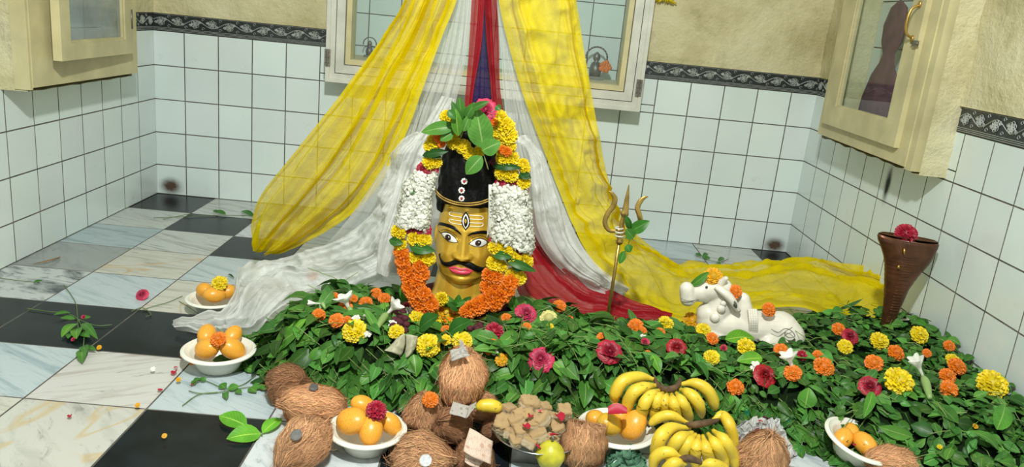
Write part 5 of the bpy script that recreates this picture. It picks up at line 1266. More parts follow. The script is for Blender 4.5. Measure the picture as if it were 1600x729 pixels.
# ============================================================ OFFERINGS IN FRONT
# ---- coconuts: husk and loose fibres (three kinds, copied)
def coconut_proto(seed, tone, long_=1.18, cut=False):
    r = random.Random(seed); t = thing('coconut', 'x', 'coconut', (0, 0, -5))
    def rad(d):
        k = 1+.05*math.sin(d.x*4+seed)+.05*math.sin(d.y*5+seed*2)+.03*math.sin(d.z*9)
        if cut and d.z > .0: k *= min(1.25, .80/max(.01, max(abs(d.z)*.95, math.hypot(d.x, d.y)*.92))) if d.z > .35 else 1
        return k
    mb = MB(); mb.sphere((0, 0, 0), (1, 1, long_), 40, 28, 0, tone, fn=rad); h = mb.build('husk', M['husk'], t)
    mb = MB()
    for k in range(1500):
        ph = r.uniform(0, 2*PI); th = math.acos(r.uniform(-1, 1)); dth = r.uniform(.3, 1.2)*r.choice((-1, 1)); dph = r.uniform(-.45, .45); r0 = r.uniform(.99, 1.05); lift = r.uniform(.0, .07) if r.random() < .9 else r.uniform(.1, .35)
        c = r.uniform(.55, 1.7); cc = (tone[0]*c, tone[1]*c*r.uniform(.9, 1.05), tone[2]*c*.95, 1); wd = r.uniform(.008, .020); G = []
        for i in range(6):
            s = i/5; a, b = th+dth*s, ph+dph*s+.12*math.sin(s*5+k); d = Vector((math.sin(a)*math.cos(b), math.sin(a)*math.sin(b), math.cos(a))); q = Vector((d.x, d.y, d.z*long_))*rad(d)*(r0+lift*s*s)
            sd = Vector((-math.sin(b), math.cos(b), .2)).normalized()*wd*(1-.6*s); G.append([q-sd, q+sd])
        mb.grid(G, 0, cc)
    if not cut:
        for k in range(70):
            a = r.uniform(0, 2*PI); p0 = Vector((math.cos(a)*.28, math.sin(a)*.28, long_*.92)); p1 = Vector((math.cos(a+.3)*.14+r.uniform(-.1, .1), math.sin(a+.3)*.14, long_*1.15)); p2 = p1+Vector((r.uniform(-.12, .12), r.uniform(-.12, .12), r.uniform(.0, .18)))
            mb.tube([p0, p1, p2], .010, 3, 0, tone, cap=False)
    f = mb.build('fibres', M['husk'], t); f['kind'] = 'stuff'
    return t
cprotos = [coconut_proto(1, (1.05, .98, .92, 1)), coconut_proto(2, (.62, .52, .48, 1), 1.1), coconut_proto(3, (1.3, 1.2, 1.12, 1), 1.35), coconut_proto(4, (1.0, .93, .86, 1), 1.05, True)]
used = set()
def coconut(k, u, v, z, rpx, rot, label, squash=1.):
    p = PZ(u, v, z); s = px(rpx, p); rot = tuple(math.radians(a) for a in rot)
    if k not in used:
        used.add(k); t = cprotos[k]; t.location = p; t.rotation_euler = rot; t.scale = (s*squash, s*squash, s); t['label'] = label; t['group'] = 'coconuts'
        return t
    return dup(cprotos[k], label, p, rot, (s*squash, s*squash, s), 'coconuts')
coconut(1, 450, 602, .046, 32, (60, 0, 60), 'dark brown coconut at the far left, touching the leaf bed')
coconut(2, 492, 636, .050, 35, (80, 0, -72), 'long pale tan coconut with a dark coin, second from the back at the left')
coconut(0, 474, 693, .046, 40, (70, 0, 150), 'brown coconut carrying a dull round coin, left of the first bowl in front')
coconut(0, 664, 648, .058, 33, (20, -8, 20), 'upright tan coconut with an orange marigold on it')
coconut(2, 722, 590, .150, 34, (8, 4, 0), 'topmost coconut of the heap, with a folded banknote on its crown', 1.1)
coconut(0, 658, 716, .044, 40, (75, 0, 70), 'tan coconut at the bottom edge with a bright silver coin')
coconut(1, 708, 664, .050, 30, (60, 0, -40), 'dark hairy coconut under the square grey banknote')
coconut(1, 742, 722, .040, 32, (80, 0, 30), 'coconut under the pinkish banknotes at the bottom edge')
coconut(0, 750, 634, .075, 24, (70, 0, -80), 'small coconut behind the lone short banana')
coconut(1, 772, 668, .034, 22, (70, 0, 20), 'dark coconut half hidden behind the pinkish banknotes and sweets plate')
coconut(3, 912, 694, .052, 36, (-14, 4, 0), 'flat topped trimmed coconut between the green guava and the mango bowl', .92)
coconut(0, 1190, 716, .044, 40, (20, 0, 0), 'round tan coconut in front of the crumpled newspaper')
coconut(2, 1396, 726, .030, 30, (85, 0, -85), 'pale coconut at the bottom edge beside the half-buried bowl')

# ---- coins
def coin(u, v, z, n, m_, label, nrm=(0, -.5, 1)):
    p = PZ(u, v, z) if z is not None else None; R = px(n/2, p); Mx = Vector(nrm).to_track_quat('Z', 'Y').to_matrix().to_4x4()
    mb = MB(); mb.lathe([(0, 0), (R, 0), (R*1.02, R*.05), (R, R*.12), (R*.90, R*.12), (R*.88, R*.08), (0, R*.08)], 32, M=Mx)
    o = mb.build('coin', m_, smooth=False); o.location = p; return tag(o, label, 'coin')
M['dull_steel'] = plain('dull_coin', (.16, .16, .15), .4, .8, var=.2, sc_=90)
coin(463, 679, .092, 18, M['dull_steel'], 'dull grey coin lying on the front left coconut', (-.1, -.9, 1))
coin(490, 605, .104, 14, M['dull_steel'], 'small dark coin on top of the long pale coconut')
coin(665, 719, .088, 19, M['coin_silver'], 'bright silver coin on the coconut at the bottom edge', (0, -1, 1))

# ---- banknotes
def sheet(pts, name, m_, label, thick=.0004, parts=None):
    """pts: rows of (u, v, y)"""
    o0 = PY(*pts[0][0]); G = [[p-o0 for p in cat([PY(*q) for q in row], 10)] for row in pts]
    G2 = [[None]*11 for _ in range(13)]
    for j in range(11):
        cc = cat([r_[j] for r_ in G], 12) if len(G) > 1 else None
        for i in range(13): G2[i][j] = cc[i]+Vector((0, .0012*math.sin(i*1.3+j*.7), 0))
    mb = MB(); mb.grid(G2); o = mb.build(name, m_, parts); 
    so = o.modifiers.new('s', 'SOLIDIFY'); so.thickness = thick
    if parts: o.location = o0-parts.location
    else: o.location = o0; tag(o, label, 'banknote', 'banknotes')
    return o
def note(label, loc, sheets, m_):
    t = thing('banknote', label, 'banknote', loc, group='banknotes')
    for s in sheets: sheet(s, 'folded_panel', m_, '', parts=t)
    return t
y0 = onbed(625, 545, .02).y-.006
note('pale green banknote spread like a fan on the leaves', PY(625, 540, y0), [
    [[(633, 521, y0), (627, 523, y0-.008), (620, 528, y0-.002)], [(633, 538, y0-.004), (620, 540, y0-.018), (608, 541, y0-.006)], [(628, 556, y0-.008), (614, 551, y0-.024), (600, 547, y0-.010)]],
    [[(634, 522, y0), (645, 523, y0-.010), (653, 525, y0-.002)], [(634, 540, y0-.004), (643, 541, y0-.018), (650, 540, y0-.008)], [(630, 560, y0-.008), (638, 557, y0-.022), (644, 552, y0-.010)]]], M['note_cream'])
p5 = PZ(722, 590, .150); yn = p5.y-.045
note('small folded grey banknote standing on the topmost coconut', PY(718, 558, yn), [
    [[(703, 547, yn), (715, 544, yn), (727, 541, yn)], [(704, 556, yn-.006), (717, 552, yn-.006), (732, 553, yn-.004)], [(705, 564, yn-.010), (718, 560, yn-.012), (733, 556, yn-.008)]],
    [[(719, 530, yn+.004), (721, 531, yn+.004), (723, 533, yn+.004)], [(718, 543, yn), (724, 546, yn), (730, 549, yn)], [(722, 553, yn-.004), (728, 554, yn-.004), (735, 555, yn-.004)]]], M['note_grey'])
p7 = PZ(708, 664, .050); yn = p7.y-.062
note('square folded grey banknote on the dark hairy coconut', PY(718, 640, yn), [
    [[(708, 627, yn+.03), (720, 630, yn+.03), (734, 634, yn+.03)], [(705, 636, yn+.012), (717, 640, yn+.012), (731, 644, yn+.012)], [(702, 645, yn-.002), (714, 649, yn-.002), (728, 653, yn-.002)]],
    [[(732, 634, yn+.03), (739, 630, yn+.03), (745, 627, yn+.03)], [(731, 643, yn+.012), (736, 641, yn+.010), (741, 637, yn+.012)], [(728, 653, yn), (732, 650, yn), (736, 644, yn)]]], M['note_grey'])
p8 = PZ(742, 722, .040); yn = p8.y-.070
note('worn pinkish banknote folded over a coconut at the bottom edge', PY(748, 700, yn), [
    [[(734, 668, yn+.03), (752, 678, yn+.028), (770, 689, yn+.03)], [(728, 687, yn+.016), (748, 700, yn+.008), (768, 707, yn+.016)], [(724, 704, yn), (744, 716, yn-.006), (767, 725, yn)]]], M['note_pink'])
note('second pinkish banknote under the worn one at the bottom edge', PY(738, 718, yn+.01), [
    [[(727, 704, yn+.012), (740, 712, yn+.012), (756, 720, yn+.012)], [(727, 713, yn+.008), (738, 720, yn+.006), (750, 726, yn+.008)], [(726, 721, yn+.004), (737, 728, yn+.002), (748, 733, yn+.004)]]], M['note_pink'])

# ---- foam bowls with mangoes
def bowl_proto():
    t = thing('bowl', 'x', 'bowl', (0, 0, -5)); R = 1
    prof = [(0, .05), (.50, .05), (.56, .09), (.74, .48), (.80, .55), (.90, .575), (.905, .60), (.94, .60), (.945, .575), (.975, .575), (1, .56), (1, .52), (.97, .50), (.80, .49), (.74, .44), (.55, .03), (.52, 0), (.47, 0), (.46, .02), (0, .02)]
    mb = MB(); mb.lathe(prof, 64); mb.build('bowl_body', M['styro'], t)
    mb = MB()
    for k in range(48):
        a = 2*PI*k/48; mb.tube([(.955*math.cos(a+q), .955*math.sin(a+q), .580) for q in (0, .04, .08)], .006, 4)
    o = mb.build('rim_beading', M['styro'], t); o['kind'] = 'stuff'
    return t
bp = bowl_proto(); bdone = [0]
def bowl(u, v, w_, label, rot=(0, 0, 0), z=.05, zoff=0):
    p = PZ(u, v, z); R = px(w_/2, p); loc = Vector((p.x, p.y, zoff)); rot = tuple(math.radians(a) for a in rot)
    if not bdone[0]: bdone[0] = 1; t = bp; t.location = loc; t.rotation_euler = rot; t.scale = (R,)*3; t['label'] = label; t['group'] = 'bowls of mangoes'
    else: t = dup(bp, label, loc, rot, R, 'bowls of mangoes')
    return loc, R
def mango_me(i):
    k = ('mango', i)
    if k in proto: return proto[k]
    mb = MB(); rr = random.Random(i)
    mb.sphere((0, 0, 0), (.98, .86, 1.22), 32, 22, 0, (1, 1, 1, 1) if i != 3 else (.80, 1.05, .7, 1), fn=lambda d: 1+.07*math.sin(d.x*2+i)+.05*d.x*d.z)
    o = mb.build('mango', M['mango']); proto[k] = o.data; bpy.data.objects.remove(o); return proto[k]
mi_ = [0]
def mango(u, v, z, rpx, label, rot=None, i=None):
    mi_[0] += 1; p = PZ(u, v, z); s = px(rpx, p); t = thing('mango', label, 'mango', p, group='mangoes'); t.scale = (s,)*3
    t.rotation_euler = rot or (rnd.uniform(.5, 1.5), rnd.uniform(-.5, .5), rnd.uniform(0, 6))
    o = bpy.data.objects.new('fruit', mango_me(i if i is not None else mi_[0] % 3)); col.objects.link(o); o.parent = t
    mb = MB(); mb.lathe([(0, 1.20), (.05, 1.17), (.08, 1.11), (.06, 1.07)], 10); mb.build('stalk_scar', M['hinge'], t)
bowl(342, 546, 112, 'white foam bowl of mangoes with an orange flower, on the black tile')
for a in [(324, 522, .075, 15, 'mango at the back left in the bowl with the orange flower'), (324, 544, .062, 18, 'long mango at the front left in the bowl with the orange flower'), (363, 543, .062, 18, 'mango at the front right in the bowl with the orange flower'), (364, 524, .072, 14, 'greenish mango at the back right in the bowl with the orange flower')]: mango(*a)
flower('orange', 341, 530, 24, 'orange marigold among the mangoes in the bowl on the black tile', p=PZ(341, 531, .095), group='offered flowers')
bowl(334, 463, 84, 'white foam bowl of mangoes with a yellow flower, farthest to the left')
for a in [(320, 453, .066, 13, 'left mango in the farthest bowl'), (335, 459, .068, 14, 'front mango in the farthest bowl'), (352, 456, .064, 13, 'right mango in the farthest bowl, beside the white tulle'), (345, 448, .070, 11, 'rear mango in the farthest bowl')]: mango(*a)
flower('yellow', 343, 443, 25, 'yellow flower on the mangoes in the farthest bowl', p=PZ(343, 444, .096), group='offered flowers')
bowl(574, 667, 124, 'white foam bowl of mangoes with a crimson flower, in front between the coconuts')
for a in [(549, 659, .070, 23, 'big round mango at the left in the bowl with the crimson flower'), (580, 671, .062, 20, 'front middle mango in the bowl with the crimson flower'), (610, 662, .058, 16, 'small mango at the right in the bowl with the crimson flower'), (568, 632, .078, 17, 'mango at the back in the bowl with the crimson flower')]: mango(*a)
flower('crimson', 588, 642, 32, 'crimson flower on the mangoes in the front bowl', p=PZ(588, 643, .100), group='offered flowers')
bowl(964, 668, 124, 'white foam bowl of mangoes with a red petal, right against the bananas', z=.05)
for k, a in enumerate([(930, 655, .066, 17, 'orange mango at the left in the bowl against the bananas'), (953, 664, .068, 20, 'green-patched mango in the middle of the bowl against the bananas'), (990, 665, .068, 21, 'large orange mango at the right in the bowl against the bananas'), (968, 646, .078, 15, 'rear mango in the bowl against the bananas')]): mango(*a, i=3 if k == 1 else None)
bowl(1336, 690, 112, 'tilted white foam bowl half buried under the leaves at the right', rot=(8, 10, 0), z=.05, zoff=.014)
for a in [(1317, 684, .055, 15, 'left mango in the half-buried bowl'), (1331, 673, .062, 12, 'rear mango in the half-buried bowl'), (1352, 693, .055, 17, 'right mango in the half-buried bowl')]: mango(*a)

# ---- bananas
def banana_hand(label, cu, fingers, zs, crown_pts, rr, loc):
    t = thing('banana_bunch', label, 'bananas', loc)
    for k, f in enumerate(fingers):
        P_ = [PZ(u, v, z) for (u, v), z in zip(f, zs if not isinstance(zs[0], (tuple, list)) else zs[k])]
        c = cat(P_, 22); R = .87*(rr if not isinstance(rr, (list, tuple)) else rr[k])
        mb = MB(); G = []; n_ = 10
        mb.tube(c, lambda s: R*pw(s, [(0, .34), (.10, .42), (.25, .85), (.45, 1), (.75, .98), (.9, .72), (.97, .38), (1, .26)]), 7, 0, (1, 1, 1, 1), up=Vector((.0, -.2, 1)))
        q = c[-1]; d = (c[-1]-c[-2]).normalized(); o = mb.build('banana', M['banana'], t, loc=tuple(loc)); o.location = (0, 0, 0)
        mb = MB(); mb.tube([q-d*.001, q+d*.004], .0042, 8); o2 = mb.build('banana_tip', M['dark'], t, loc=tuple(loc)); o2.location = (0, 0, 0); o2.parent = o; o2['label'] = 'black banana tip'
    mb = MB(); c = cat([PZ(u, v, z) for u, v, z in crown_pts], 18); mb.tube(c, lambda s: .0045+.0035*math.sin(PI*s), 10, up=Vector((0, 0, 1)))
    M.setdefault('crown', plain('brown_banana_stalk', (.10, .055, .025), .8, var=.5, sc_=60, bmp=.6)); o = mb.build('stalk', M['crown'], t, loc=tuple(loc)); o.location = (0, 0, 0); o['label'] = 'dark cut stalk'
banana_hand('upper bunch of yellow bananas fanned out below the leaf bed', 0,
    [[(1026, 594), (1000, 588), (974, 595), (962, 614), (960, 630)], [(1028, 602), (1008, 604), (990, 613), (981, 632), (980, 650)], [(1031, 609), (1018, 616), (1007, 630), (1002, 648), (1003, 664)], [(1036, 613), (1028, 622), (1023, 640), (1022, 660)], [(1042, 615), (1039, 625), (1038, 643), (1041, 662)],
     [(1049, 615), (1052, 628), (1056, 646), (1061, 664)], [(1056, 613), (1065, 626), (1073, 642), (1079, 660)], [(1062, 608), (1078, 615), (1091, 630), (1097, 652)], [(1063, 600), (1085, 598), (1104, 608), (1114, 626), (1118, 640)]],
    [[.135, .150, .145, .115, .085], [.135, .145, .135, .10, .07], [.132, .14, .125, .09, .06], [.13, .135, .105, .07], [.13, .133, .10, .065], [.13, .133, .10, .065], [.13, .133, .105, .065], [.132, .138, .12, .075], [.135, .145, .135, .105, .08]],
    [(1022, 590, .140), (1030, 603, .140), (1044, 608, .140), (1058, 603, .140), (1063, 591, .140)], [.0185, .0185, .017, .0155, .015, .0155, .016, .0175, .018], PZ(1045, 630, .08))
banana_hand('lower bunch of yellow bananas with a thick black stalk, in front of the upper bunch', 0,
    [[(1076, 661), (1050, 649), (1030, 652), (1014, 664)], [(1078, 668), (1050, 668), (1032, 682), (1026, 706), (1028, 722)], [(1082, 675), (1062, 684), (1048, 704), (1046, 724)], [(1087, 678), (1074, 692), (1066, 712), (1066, 730)], [(1092, 680), (1088, 698), (1086, 716), (1088, 734)],
     [(1098, 680), (1103, 700), (1108, 718), (1112, 736)], [(1106, 677), (1118, 694), (1128, 714), (1134, 734)], [(1114, 672), (1132, 688), (1145, 712), (1150, 732)], [(1112, 658), (1128, 648), (1140, 664), (1146, 690), (1148, 712)]],
    [[.098, .11, .10, .08], [.095, .105, .095, .055, .03], [.095, .098, .06, .03], [.092, .088, .05, .025], [.092, .085, .05, .022], [.092, .085, .05, .022], [.092, .09, .05, .022], [.095, .095, .05, .022], [.10, .11, .10, .06, .03]],
    [(1072, 662, .105), (1085, 663, .110), (1104, 660, .110), (1122, 656, .105)], [.015, .0185, .017, .016, .0155, .0155, .017, .018, .0165], PZ(1095, 700, .05))
banana_hand('third bunch of bananas cut off by the bottom edge', 0,
    [[(1066, 716), (1045, 706), (1026, 712), (1018, 734)], [(1072, 724), (1056, 722), (1044, 730), (1036, 745)], [(1092, 726), (1112, 724), (1130, 732), (1140, 748)]],
    [[.075, .085, .07, .035], [.07, .075, .06, .03], [.07, .075, .055, .03]], [(1062, 716, .080), (1078, 716, .085), (1096, 722, .078)], [.016, .015, .015], PZ(1070, 735, .04))
# lone short banana
t = thing('banana', 'lone short yellow banana on the coconuts left of the sweets plate', 'banana', PZ(764, 637, .105)); t0 = t.location
mb = MB(); mb.tube([PZ(u, v, z)-t0 for u, v, z in [(p_.x, p_.y, p_.z) for p_ in cat([(744, 636, .102), (757, 633, .106), (771, 634, .106), (784, 638, .100)], 14)]], lambda s: .0155*pw(s, [(0, .4), (.2, .9), (.6, 1), (.9, .8), (1, .25)]), 12); mb.build('peel', M['banana'], t)
mb = MB(); mb.tube([PZ(745, 636, .102)-t0, PZ(738, 636, .102)-t0], .0035, 8); mb.build('stalk', M['bud_green'], t)

# ---- plate of sweets
pc = PZ(840, 672, .055); R = px(72, pc)
t = thing('steel_plate', 'round steel plate heaped with crumbly sweets and rose petals', 'plate', (pc.x, pc.y, .043))
mb = MB(); mb.lathe([(0, 0), (R*.82, 0), (R*.90, .008), (R, .013), (R*1.0, .015), (R*.90, .010), (R*.82, .003), (0, .003)], 60); mb.build('plate_body', M['steel'], t)
t = thing('tin_box', 'dark low box holding up the steel sweets plate', 'box', (pc.x, pc.y, 0)); mb = MB(); mb.box(-.055, .055, -.05, .05, 0, .036, 0); o = mb.build('box_body', M['hinge'], t, False); bv = o.modifiers.new('b', 'BEVEL'); bv.width = .003
mb = MB(); mb.box(-.057, .057, -.052, .052, .036, .043, 0); mb.build('lid', M['hinge'], t, False)
def sweet_me(i):
    k = ('sweet', i)
    if k in proto: return proto[k]
    rr = random.Random(i+90); mb = MB(); n = 12
    def f(d):
        m_ = max(abs(d.x), abs(d.y), abs(d.z)); return (1/m_)**.8*(.95+.09*math.sin(d.x*13+i)*math.sin(d.y*12+d.z*11)+rr.uniform(-.06, .06))
    mb.sphere((0, 0, 0), (1, .85, .72), 30, 22, fn=f)
    mb.c = [(1.0, 1.0, 1.0, 1) if v_[2] > .25 else (1.1, 1.3, 1.7, 1) for v_ in mb.v]
    o = mb.build('sweet', M['crumb']); proto[k] = o.data; bpy.data.objects.remove(o); return proto[k]
SW = [(827, 631, .104, 17, 'topmost sweet, at the back of the plate'), (795, 640, .082, 13, 'sweet at the back left rim of the plate'), (818, 648, .088, 16, 'sweet right below the topmost one'), (785, 662, .070, 17, 'sweet at the left rim of the plate'), (806, 657, .080, 16, 'sweet left of the middle of the plate'), (844, 656, .090, 17, 'large sweet in the middle of the plate'),
      (816, 674, .072, 17, 'sweet at the front left of the plate'), (842, 681, .072, 15, 'sweet at the front of the plate'), (827, 690, .064, 13, 'sweet at the very front rim of the plate'), (882, 643, .076, 14, 'sweet at the right rim of the plate, behind the red petal'), (872, 668, .074, 14, 'sweet beside the trimmed coconut'), (806, 688, .060, 12, 'sweet overhanging the front left rim'), (864, 651, .080, 12, 'sweet partly covered by the long red petal'), (861, 688, .062, 12, 'sweet just behind the guava'), (850, 637, .082, 12, 'sweet right of the topmost one'), (834, 664, .084, 12, 'small sweet in the centre of the heap'), (797, 676, .062, 13, 'sweet low on the left side of the heap')]
for k, (u, v, z, n, lab) in enumerate(SW):
    o = bpy.data.objects.new('sweet', sweet_me(k % 4)); col.objects.link(o); p = PZ(u, v, z); s = px(n, p)*.95; o.location = p; o.scale = (s,)*3; o.rotation_euler = (rnd.uniform(-.4, .4), rnd.uniform(-.4, .4), rnd.uniform(0, 3)); tag(o, lab, 'sweet', 'sweets on the steel plate')
def petal_me(i):
    k = ('petal', i)
    if k in proto: return proto[k]
    mb = MB(); G = []
    for a in range(7):
        row = []
        for b in range(7):
            s, q = a/6, (b-3)/3; w_ = math.sin(PI*(.12+.76*s))**.7; row.append((q*w_*.62, s*1.5-.75, .28*q*q+.16*math.sin(s*3+i)+.1*q*s))
        G.append(row)
    mb.grid(G); o = mb.build('petal', M['crimson_petal']); proto[k] = o.data; bpy.data.objects.remove(o); return proto[k]
def petal(u, v, z, n, label, grp, rz=None, m_=None, stretch=1.):
    o = bpy.data.objects.new('rose_petal', petal_me(fi[0] % 3)); fi[0] += 1; col.objects.link(o); p = PZ(u, v, z); s = px(n/2, p); o.location = p; o.scale = (s, s*stretch, s); o.rotation_euler = (rnd.uniform(-.3, .3), rnd.uniform(-.3, .3), rz if rz is not None else rnd.uniform(0, 6)); return tag(o, label, 'petal', grp)
for a in [(828, 650, .104, 16, 'red petal on the sweets below the topmost one'), (847, 644, .106, 15, 'red petal on the sweets near the back rim'), (823, 666, .096, 20, 'largest red petal on the sweets, at the front'), (874, 652, .098, 26, 'long dark red petal between sweets at the right of the plate'), (866, 680, .084, 18, 'red petal on the sweets behind the guava'), (841, 698, .066, 14, 'red petal at the front rim touching the guava')]: petal(*a[:5], 'rose petals on the sweets')
petal(965, 645, .115, 40, 'curled dark red petal lying on the mangoes beside the bananas', 'rose petals on the sweets', rz=1.4)
petal(1333, 694, .078, 12, 'pink petal between the mangoes of the half-buried bowl', 'rose petals on the sweets')
# guava
p = PZ(860, 710, .045); t = thing('guava', 'yellow-green guava with a stalk in front of the sweets plate', 'guava', p); s = px(23, p)
M['guava'] = plain('guava_skin', (.50, .46, .03), .4, var=.18, sc_=60)
mb = MB(); mb.lathe([(r_*s, z_*s) for r_, z_ in [(0, -1), (.3, -.98), (.75, -.7), (1, -.15), (.98, .2), (.75, .62), (.45, .88), (.25, 1.0), (0, 1.02)]], 32); mb.build('fruit', M['guava'], t)
mb = MB(); mb.tube([(0, 0, s*.98), (s*.04, 0, s*1.2), (s*.0, 0, s*1.42)], .0028, 8); mb.build('stalk', M['hinge'], t)
# orange marigold on the upright coconut
flower('orange', 672, 626, 25, 'orange marigold sitting on the upright tan coconut', p=PZ(672, 626, .118), group='offered flowers', tilt=1.4)

# ---- crumpled newspaper, green bag, foil scraps
def crumple(name, u, v, w_, d_, h_, m_, label, cat_, seed):
    p = PZ(u, v, .0); p.z = .001; r = random.Random(seed); n = 26; mb = MB(); G = []; ph = [r.uniform(0, 6) for _ in range(9)]
    for i in range(n+1):
        row = []
        for j in range(n+1):
            a, b = i/n*2-1, j/n*2-1; rr = max(abs(a), abs(b)); base = max(0, 1-rr**2.2)
            z = h_*base*(.75+.35*abs(math.sin(a*5+ph[0]+b*3))-.35*abs(math.sin(b*7+ph[1]-a*2)))+.012*abs(math.sin(a*11+b*9+ph[2]))*base+.003
            row.append((w_/2*a*(1+.12*math.sin(b*6+ph[3]))+.006*math.sin(a*17+b*13), d_/2*b*(1+.12*math.sin(a*5+ph[4]))+.006*math.sin(b*19-a*11), max(.002, z)))
        G.append(row)
    mb.grid(G); o = mb.build(name, m_, smooth=False); so = o.modifiers.new('s', 'SOLIDIFY'); so.thickness = .0005; o.location = p; tag(o, label, cat_)
m, nt, b = mat('newsprint'); v_ = texco(nt, 'UV', (1, 46, 1)); w1 = noise(nt, v_, 12, 2); v2 = texco(nt, 'UV'); big = noise(nt, v2, 4, 1)
c = ramp(nt, w1, [(.50, (.58, .58, .55)), (.56, (.16, .16, .16))]).outputs[0]
c = mix(nt, ramp(nt, big, [(.58, (0, 0, 0)), (.60, (1, 1, 1))]).outputs[0], c, (.34, .05, .06)); c = mix(nt, ramp(nt, noise(nt, v2, 3.1, 1), [(.60, (0, 0, 0)), (.62, (1, 1, 1))]).outputs[0], c, (.12, .02, .05)); L(nt, c, b.inputs['Base Color']); b.inputs['Roughness'].default_value = .8; M['news'] = m
crumple('newspaper', 1190, 694, .125, .10, .062, M['news'], 'crumpled sheet of newspaper behind the round tan coconut', 'newspaper', 5)
M['green_bag'] = plain('green_plastic', (.07, .17, .10), .25, var=.4, sc_=40)
crumple('plastic_bag', 976, 729, .085, .075, .04, M['green_bag'], 'crumpled green plastic bag at the bottom edge in front of the mango bowl', 'bag', 9)
M['foil'] = plain('green_foil', (.06, .42, .22), .15, .8, var=.5, sc_=90)
for u, v, lab in ((1170, 645, 'scrap of shiny green foil above the newspaper'), (1236, 655, 'scrap of shiny green foil among leaves right of the newspaper')):
    p = onbed(u, v, .012); mb = MB(); mb.grid([[(.014*(i-3)/3, .010*(j-2)/2, .004*((i+j) % 2)) for i in range(7)] for j in range(5)]); o = mb.build('foil_scrap', M['foil'], smooth=False); o.location = p; o.rotation_euler = (.9, .3, 0); tag(o, lab, 'foil')

# ---- things lying on the floor at the left
def floor_sprig(label, leaves, stems, cat_='leaves'):
    u0, v0 = leaves[0][0], leaves[0][1]; L0 = PZ(u0, v0, .002); t = thing('leafy_twig', label, cat_, L0)
    for a in leaves:
        A, B2 = PZ(a[0], a[1], .006), PZ(a[2], a[3], .007+rnd.uniform(0, .006)); mb = MB(); cc = a[5] if len(a) > 5 else (1, 1.1, .9, 1)
        leaf_mesh(mb, A-L0, B2-L0, px(a[4], A)*1.15, (0, -.5, 1), .10, 0, cc, nu=8); mb.build('leaf', M['leaf'], t)
    for s in stems:
        mb = MB(); mb.tube(cat([PZ(u, v, .004)-L0 for u, v in s], 14), .0012, 5, c=(.5, .6, .5, 1)); mb.build('stem', M['stem'], t)
floor_sprig('leafy twig with two red buds lying on the black tile row at the left', [(120, 505, 96, 525, 14, (1.8, 1.7, 1, 1)), (122, 512, 119, 528, 15, (1.5, 1.5, 1, 1)), (118, 498, 94, 496, 8), (110, 488, 84, 491, 7), (128, 505, 152, 528, 11), (126, 520, 140, 526, 10), (130, 540, 135, 552, 12), (130, 545, 128, 565, 14, (1.2, 1.2, 1, 1)), (134, 543, 150, 546, 8), (115, 513, 104, 513, 9), (128, 498, 142, 494, 8), (112, 520, 106, 528, 9)],
    [[(40, 481), (75, 486), (108, 490), (125, 500)], [(100, 445), (117, 470), (121, 492), (122, 512)], [(122, 498), (131, 520), (130, 545)], [(122, 498), (150, 508), (175, 507)]])
for u, v, lab in ((131, 496, 'red bud on the twig on the black tile, upper one'), (115, 531, 'red bud on the twig on the black tile, lower one')): flower('bud', u, v, 9, lab, where='floor', group='red buds on the twig')
floor_sprig('thin trailing twig with small leaves between the front bowl and the coconuts', [(398, 580, 382, 573, 13, (1.6, 1.6, 1.2, 1)), (400, 583, 418, 578, 9), (352, 606, 344, 599, 12), (356, 607, 374, 603, 12, (1.2, 1.3, 1, 1)), (352, 612, 354, 622, 9), (395, 607, 412, 600, 12), (390, 605, 400, 612, 12, (1.4, 1.4, 1, 1)), (322, 594, 312, 590, 8), (314, 590, 302, 597, 8), (305, 600, 300, 594, 7), (368, 610, 378, 613, 8), (410, 588, 424, 596, 9), (405, 604, 420, 608, 9)],
    [[(295, 610), (312, 614), (345, 612), (390, 604), (420, 606)], [(300, 596), (320, 594), (350, 607)], [(285, 633), (310, 616), (340, 612)], [(350, 608), (380, 600), (400, 585)]])
floor_sprig('three broad bright green leaves on the black tile left of the coconuts', [(386, 665, 342, 648, 26, (2.1, 2.2, 1, 1)), (408, 677, 354, 684, 30, (2.2, 2.3, 1, 1)), (410, 676, 440, 652, 20, (2.3, 2.4, 1, 1))], [[(386, 664), (400, 670), (410, 680)]])
floor_sprig('long grass stalk with two leaves lying near the yellow tulle at the back left', [(340, 332, 333, 328, 5, (.8, .9, .8, 1)), (353, 335, 335, 329, 7, (.8, 1, .8, 1)), (397, 338, 376, 329, 8, (.8, 1, .8, 1))], [[(240, 340), (290, 338), (345, 336), (400, 337)], [(255, 342), (285, 336), (300, 333)]])
floor_sprig('small sprig lying on the pale tiles at the back right', [(1096, 400, 1086, 396, 6), (1098, 402, 1106, 395, 6), (1100, 404, 1110, 402, 6), (1122, 408, 1132, 402, 6), (1118, 410, 1126, 413, 6)], [[(1085, 398), (1100, 404), (1125, 409), (1138, 404)]])
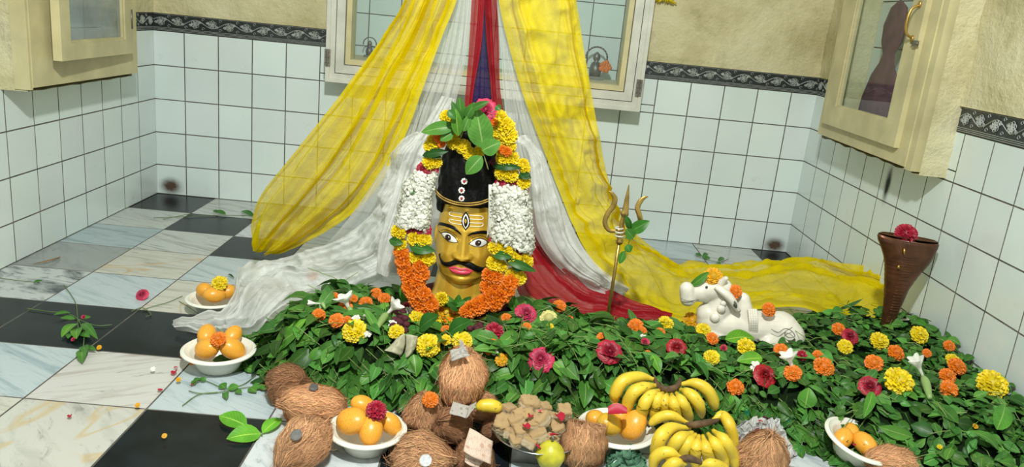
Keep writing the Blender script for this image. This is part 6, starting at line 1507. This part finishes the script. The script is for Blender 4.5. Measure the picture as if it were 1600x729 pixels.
floor_sprig('dried grass stalk lying on the swirled marble at the far left', [(52, 441, 66, 438, 5, (.7, .9, .7, 1))], [[(0, 434), (30, 438), (62, 441)]])
floor_sprig('dry bent twig beside the farthest mango bowl', [(356, 428, 366, 434, 3, (.3, .4, .3, 1))], [[(222, 484), (240, 478), (262, 472), (285, 462)], [(205, 486), (222, 480), (236, 490), (228, 494)], [(280, 470), (296, 480), (310, 490)]])
flower('pinkrose', 222, 461, 19, 'magenta rose head lying alone on the blue-grey marble', where='floor', group='fallen flowers and petals')
for u, v, n, lab in [(272, 582, 15, 'larger dark petal nearest the front bowl'), (275, 574, 8, 'small dark petal just behind a larger one by the front bowl'), (250, 609, 11, 'dark petal on the pink-white tile near the joint'), (299, 600, 11, 'dark petal by the trailing twig below the front bowl'), (109, 650, 11, 'lone dark petal on the tile at lower left')]: petal(u, v, .006, n, lab, 'petals on the floor')
for u, v, n, kind, lab in [(239, 577, 8, 'white', 'tiny white petal cluster on the pink-white tile'), (279, 593, 8, 'amber', 'tiny amber petal on the tile joint near the front bowl'), (257, 681, 8, 'amber', 'tiny orange petal on the black tile at lower left'), (155, 543, 8, 'amber', 'tiny orange petal at the tip of the twig on the black tile'), (285, 555, 7, 'orange', 'tiny orange petal left of the front bowl'), (215, 633, 8, 'amber', 'tiny brownish petal on the tile corner'), (300, 567, 8, 'orange', 'tiny orange petal under the rim of the front bowl')]: flower(kind, u, v, n, lab, where='floor', group='fallen flowers and petals', flat=.4)
flower('orange', 488, 430, 18, 'orange marigold lying on the white tulle by the idol', y=-1.265, group='offered flowers')
# dried husk curl near the left wall
mb = MB(); p = PZ(80, 405, .004); c = [PZ(u, v, z)-p for u, v, z in ((52, 412, .004), (70, 408, .010), (86, 404, .008), (94, 401, .004))]; mb.tube(cat(c, 12), lambda s: .006*math.sin(PI*(.1+.8*s)), 6, flat=.3)
M['dry'] = plain('dry_leaf', (.22, .12, .05), .8, var=.3); o = mb.build('dry_leaf', M['dry']); o.location = p; tag(o, 'brown dried leaf curl on the grey marble near the left wall', 'leaf')
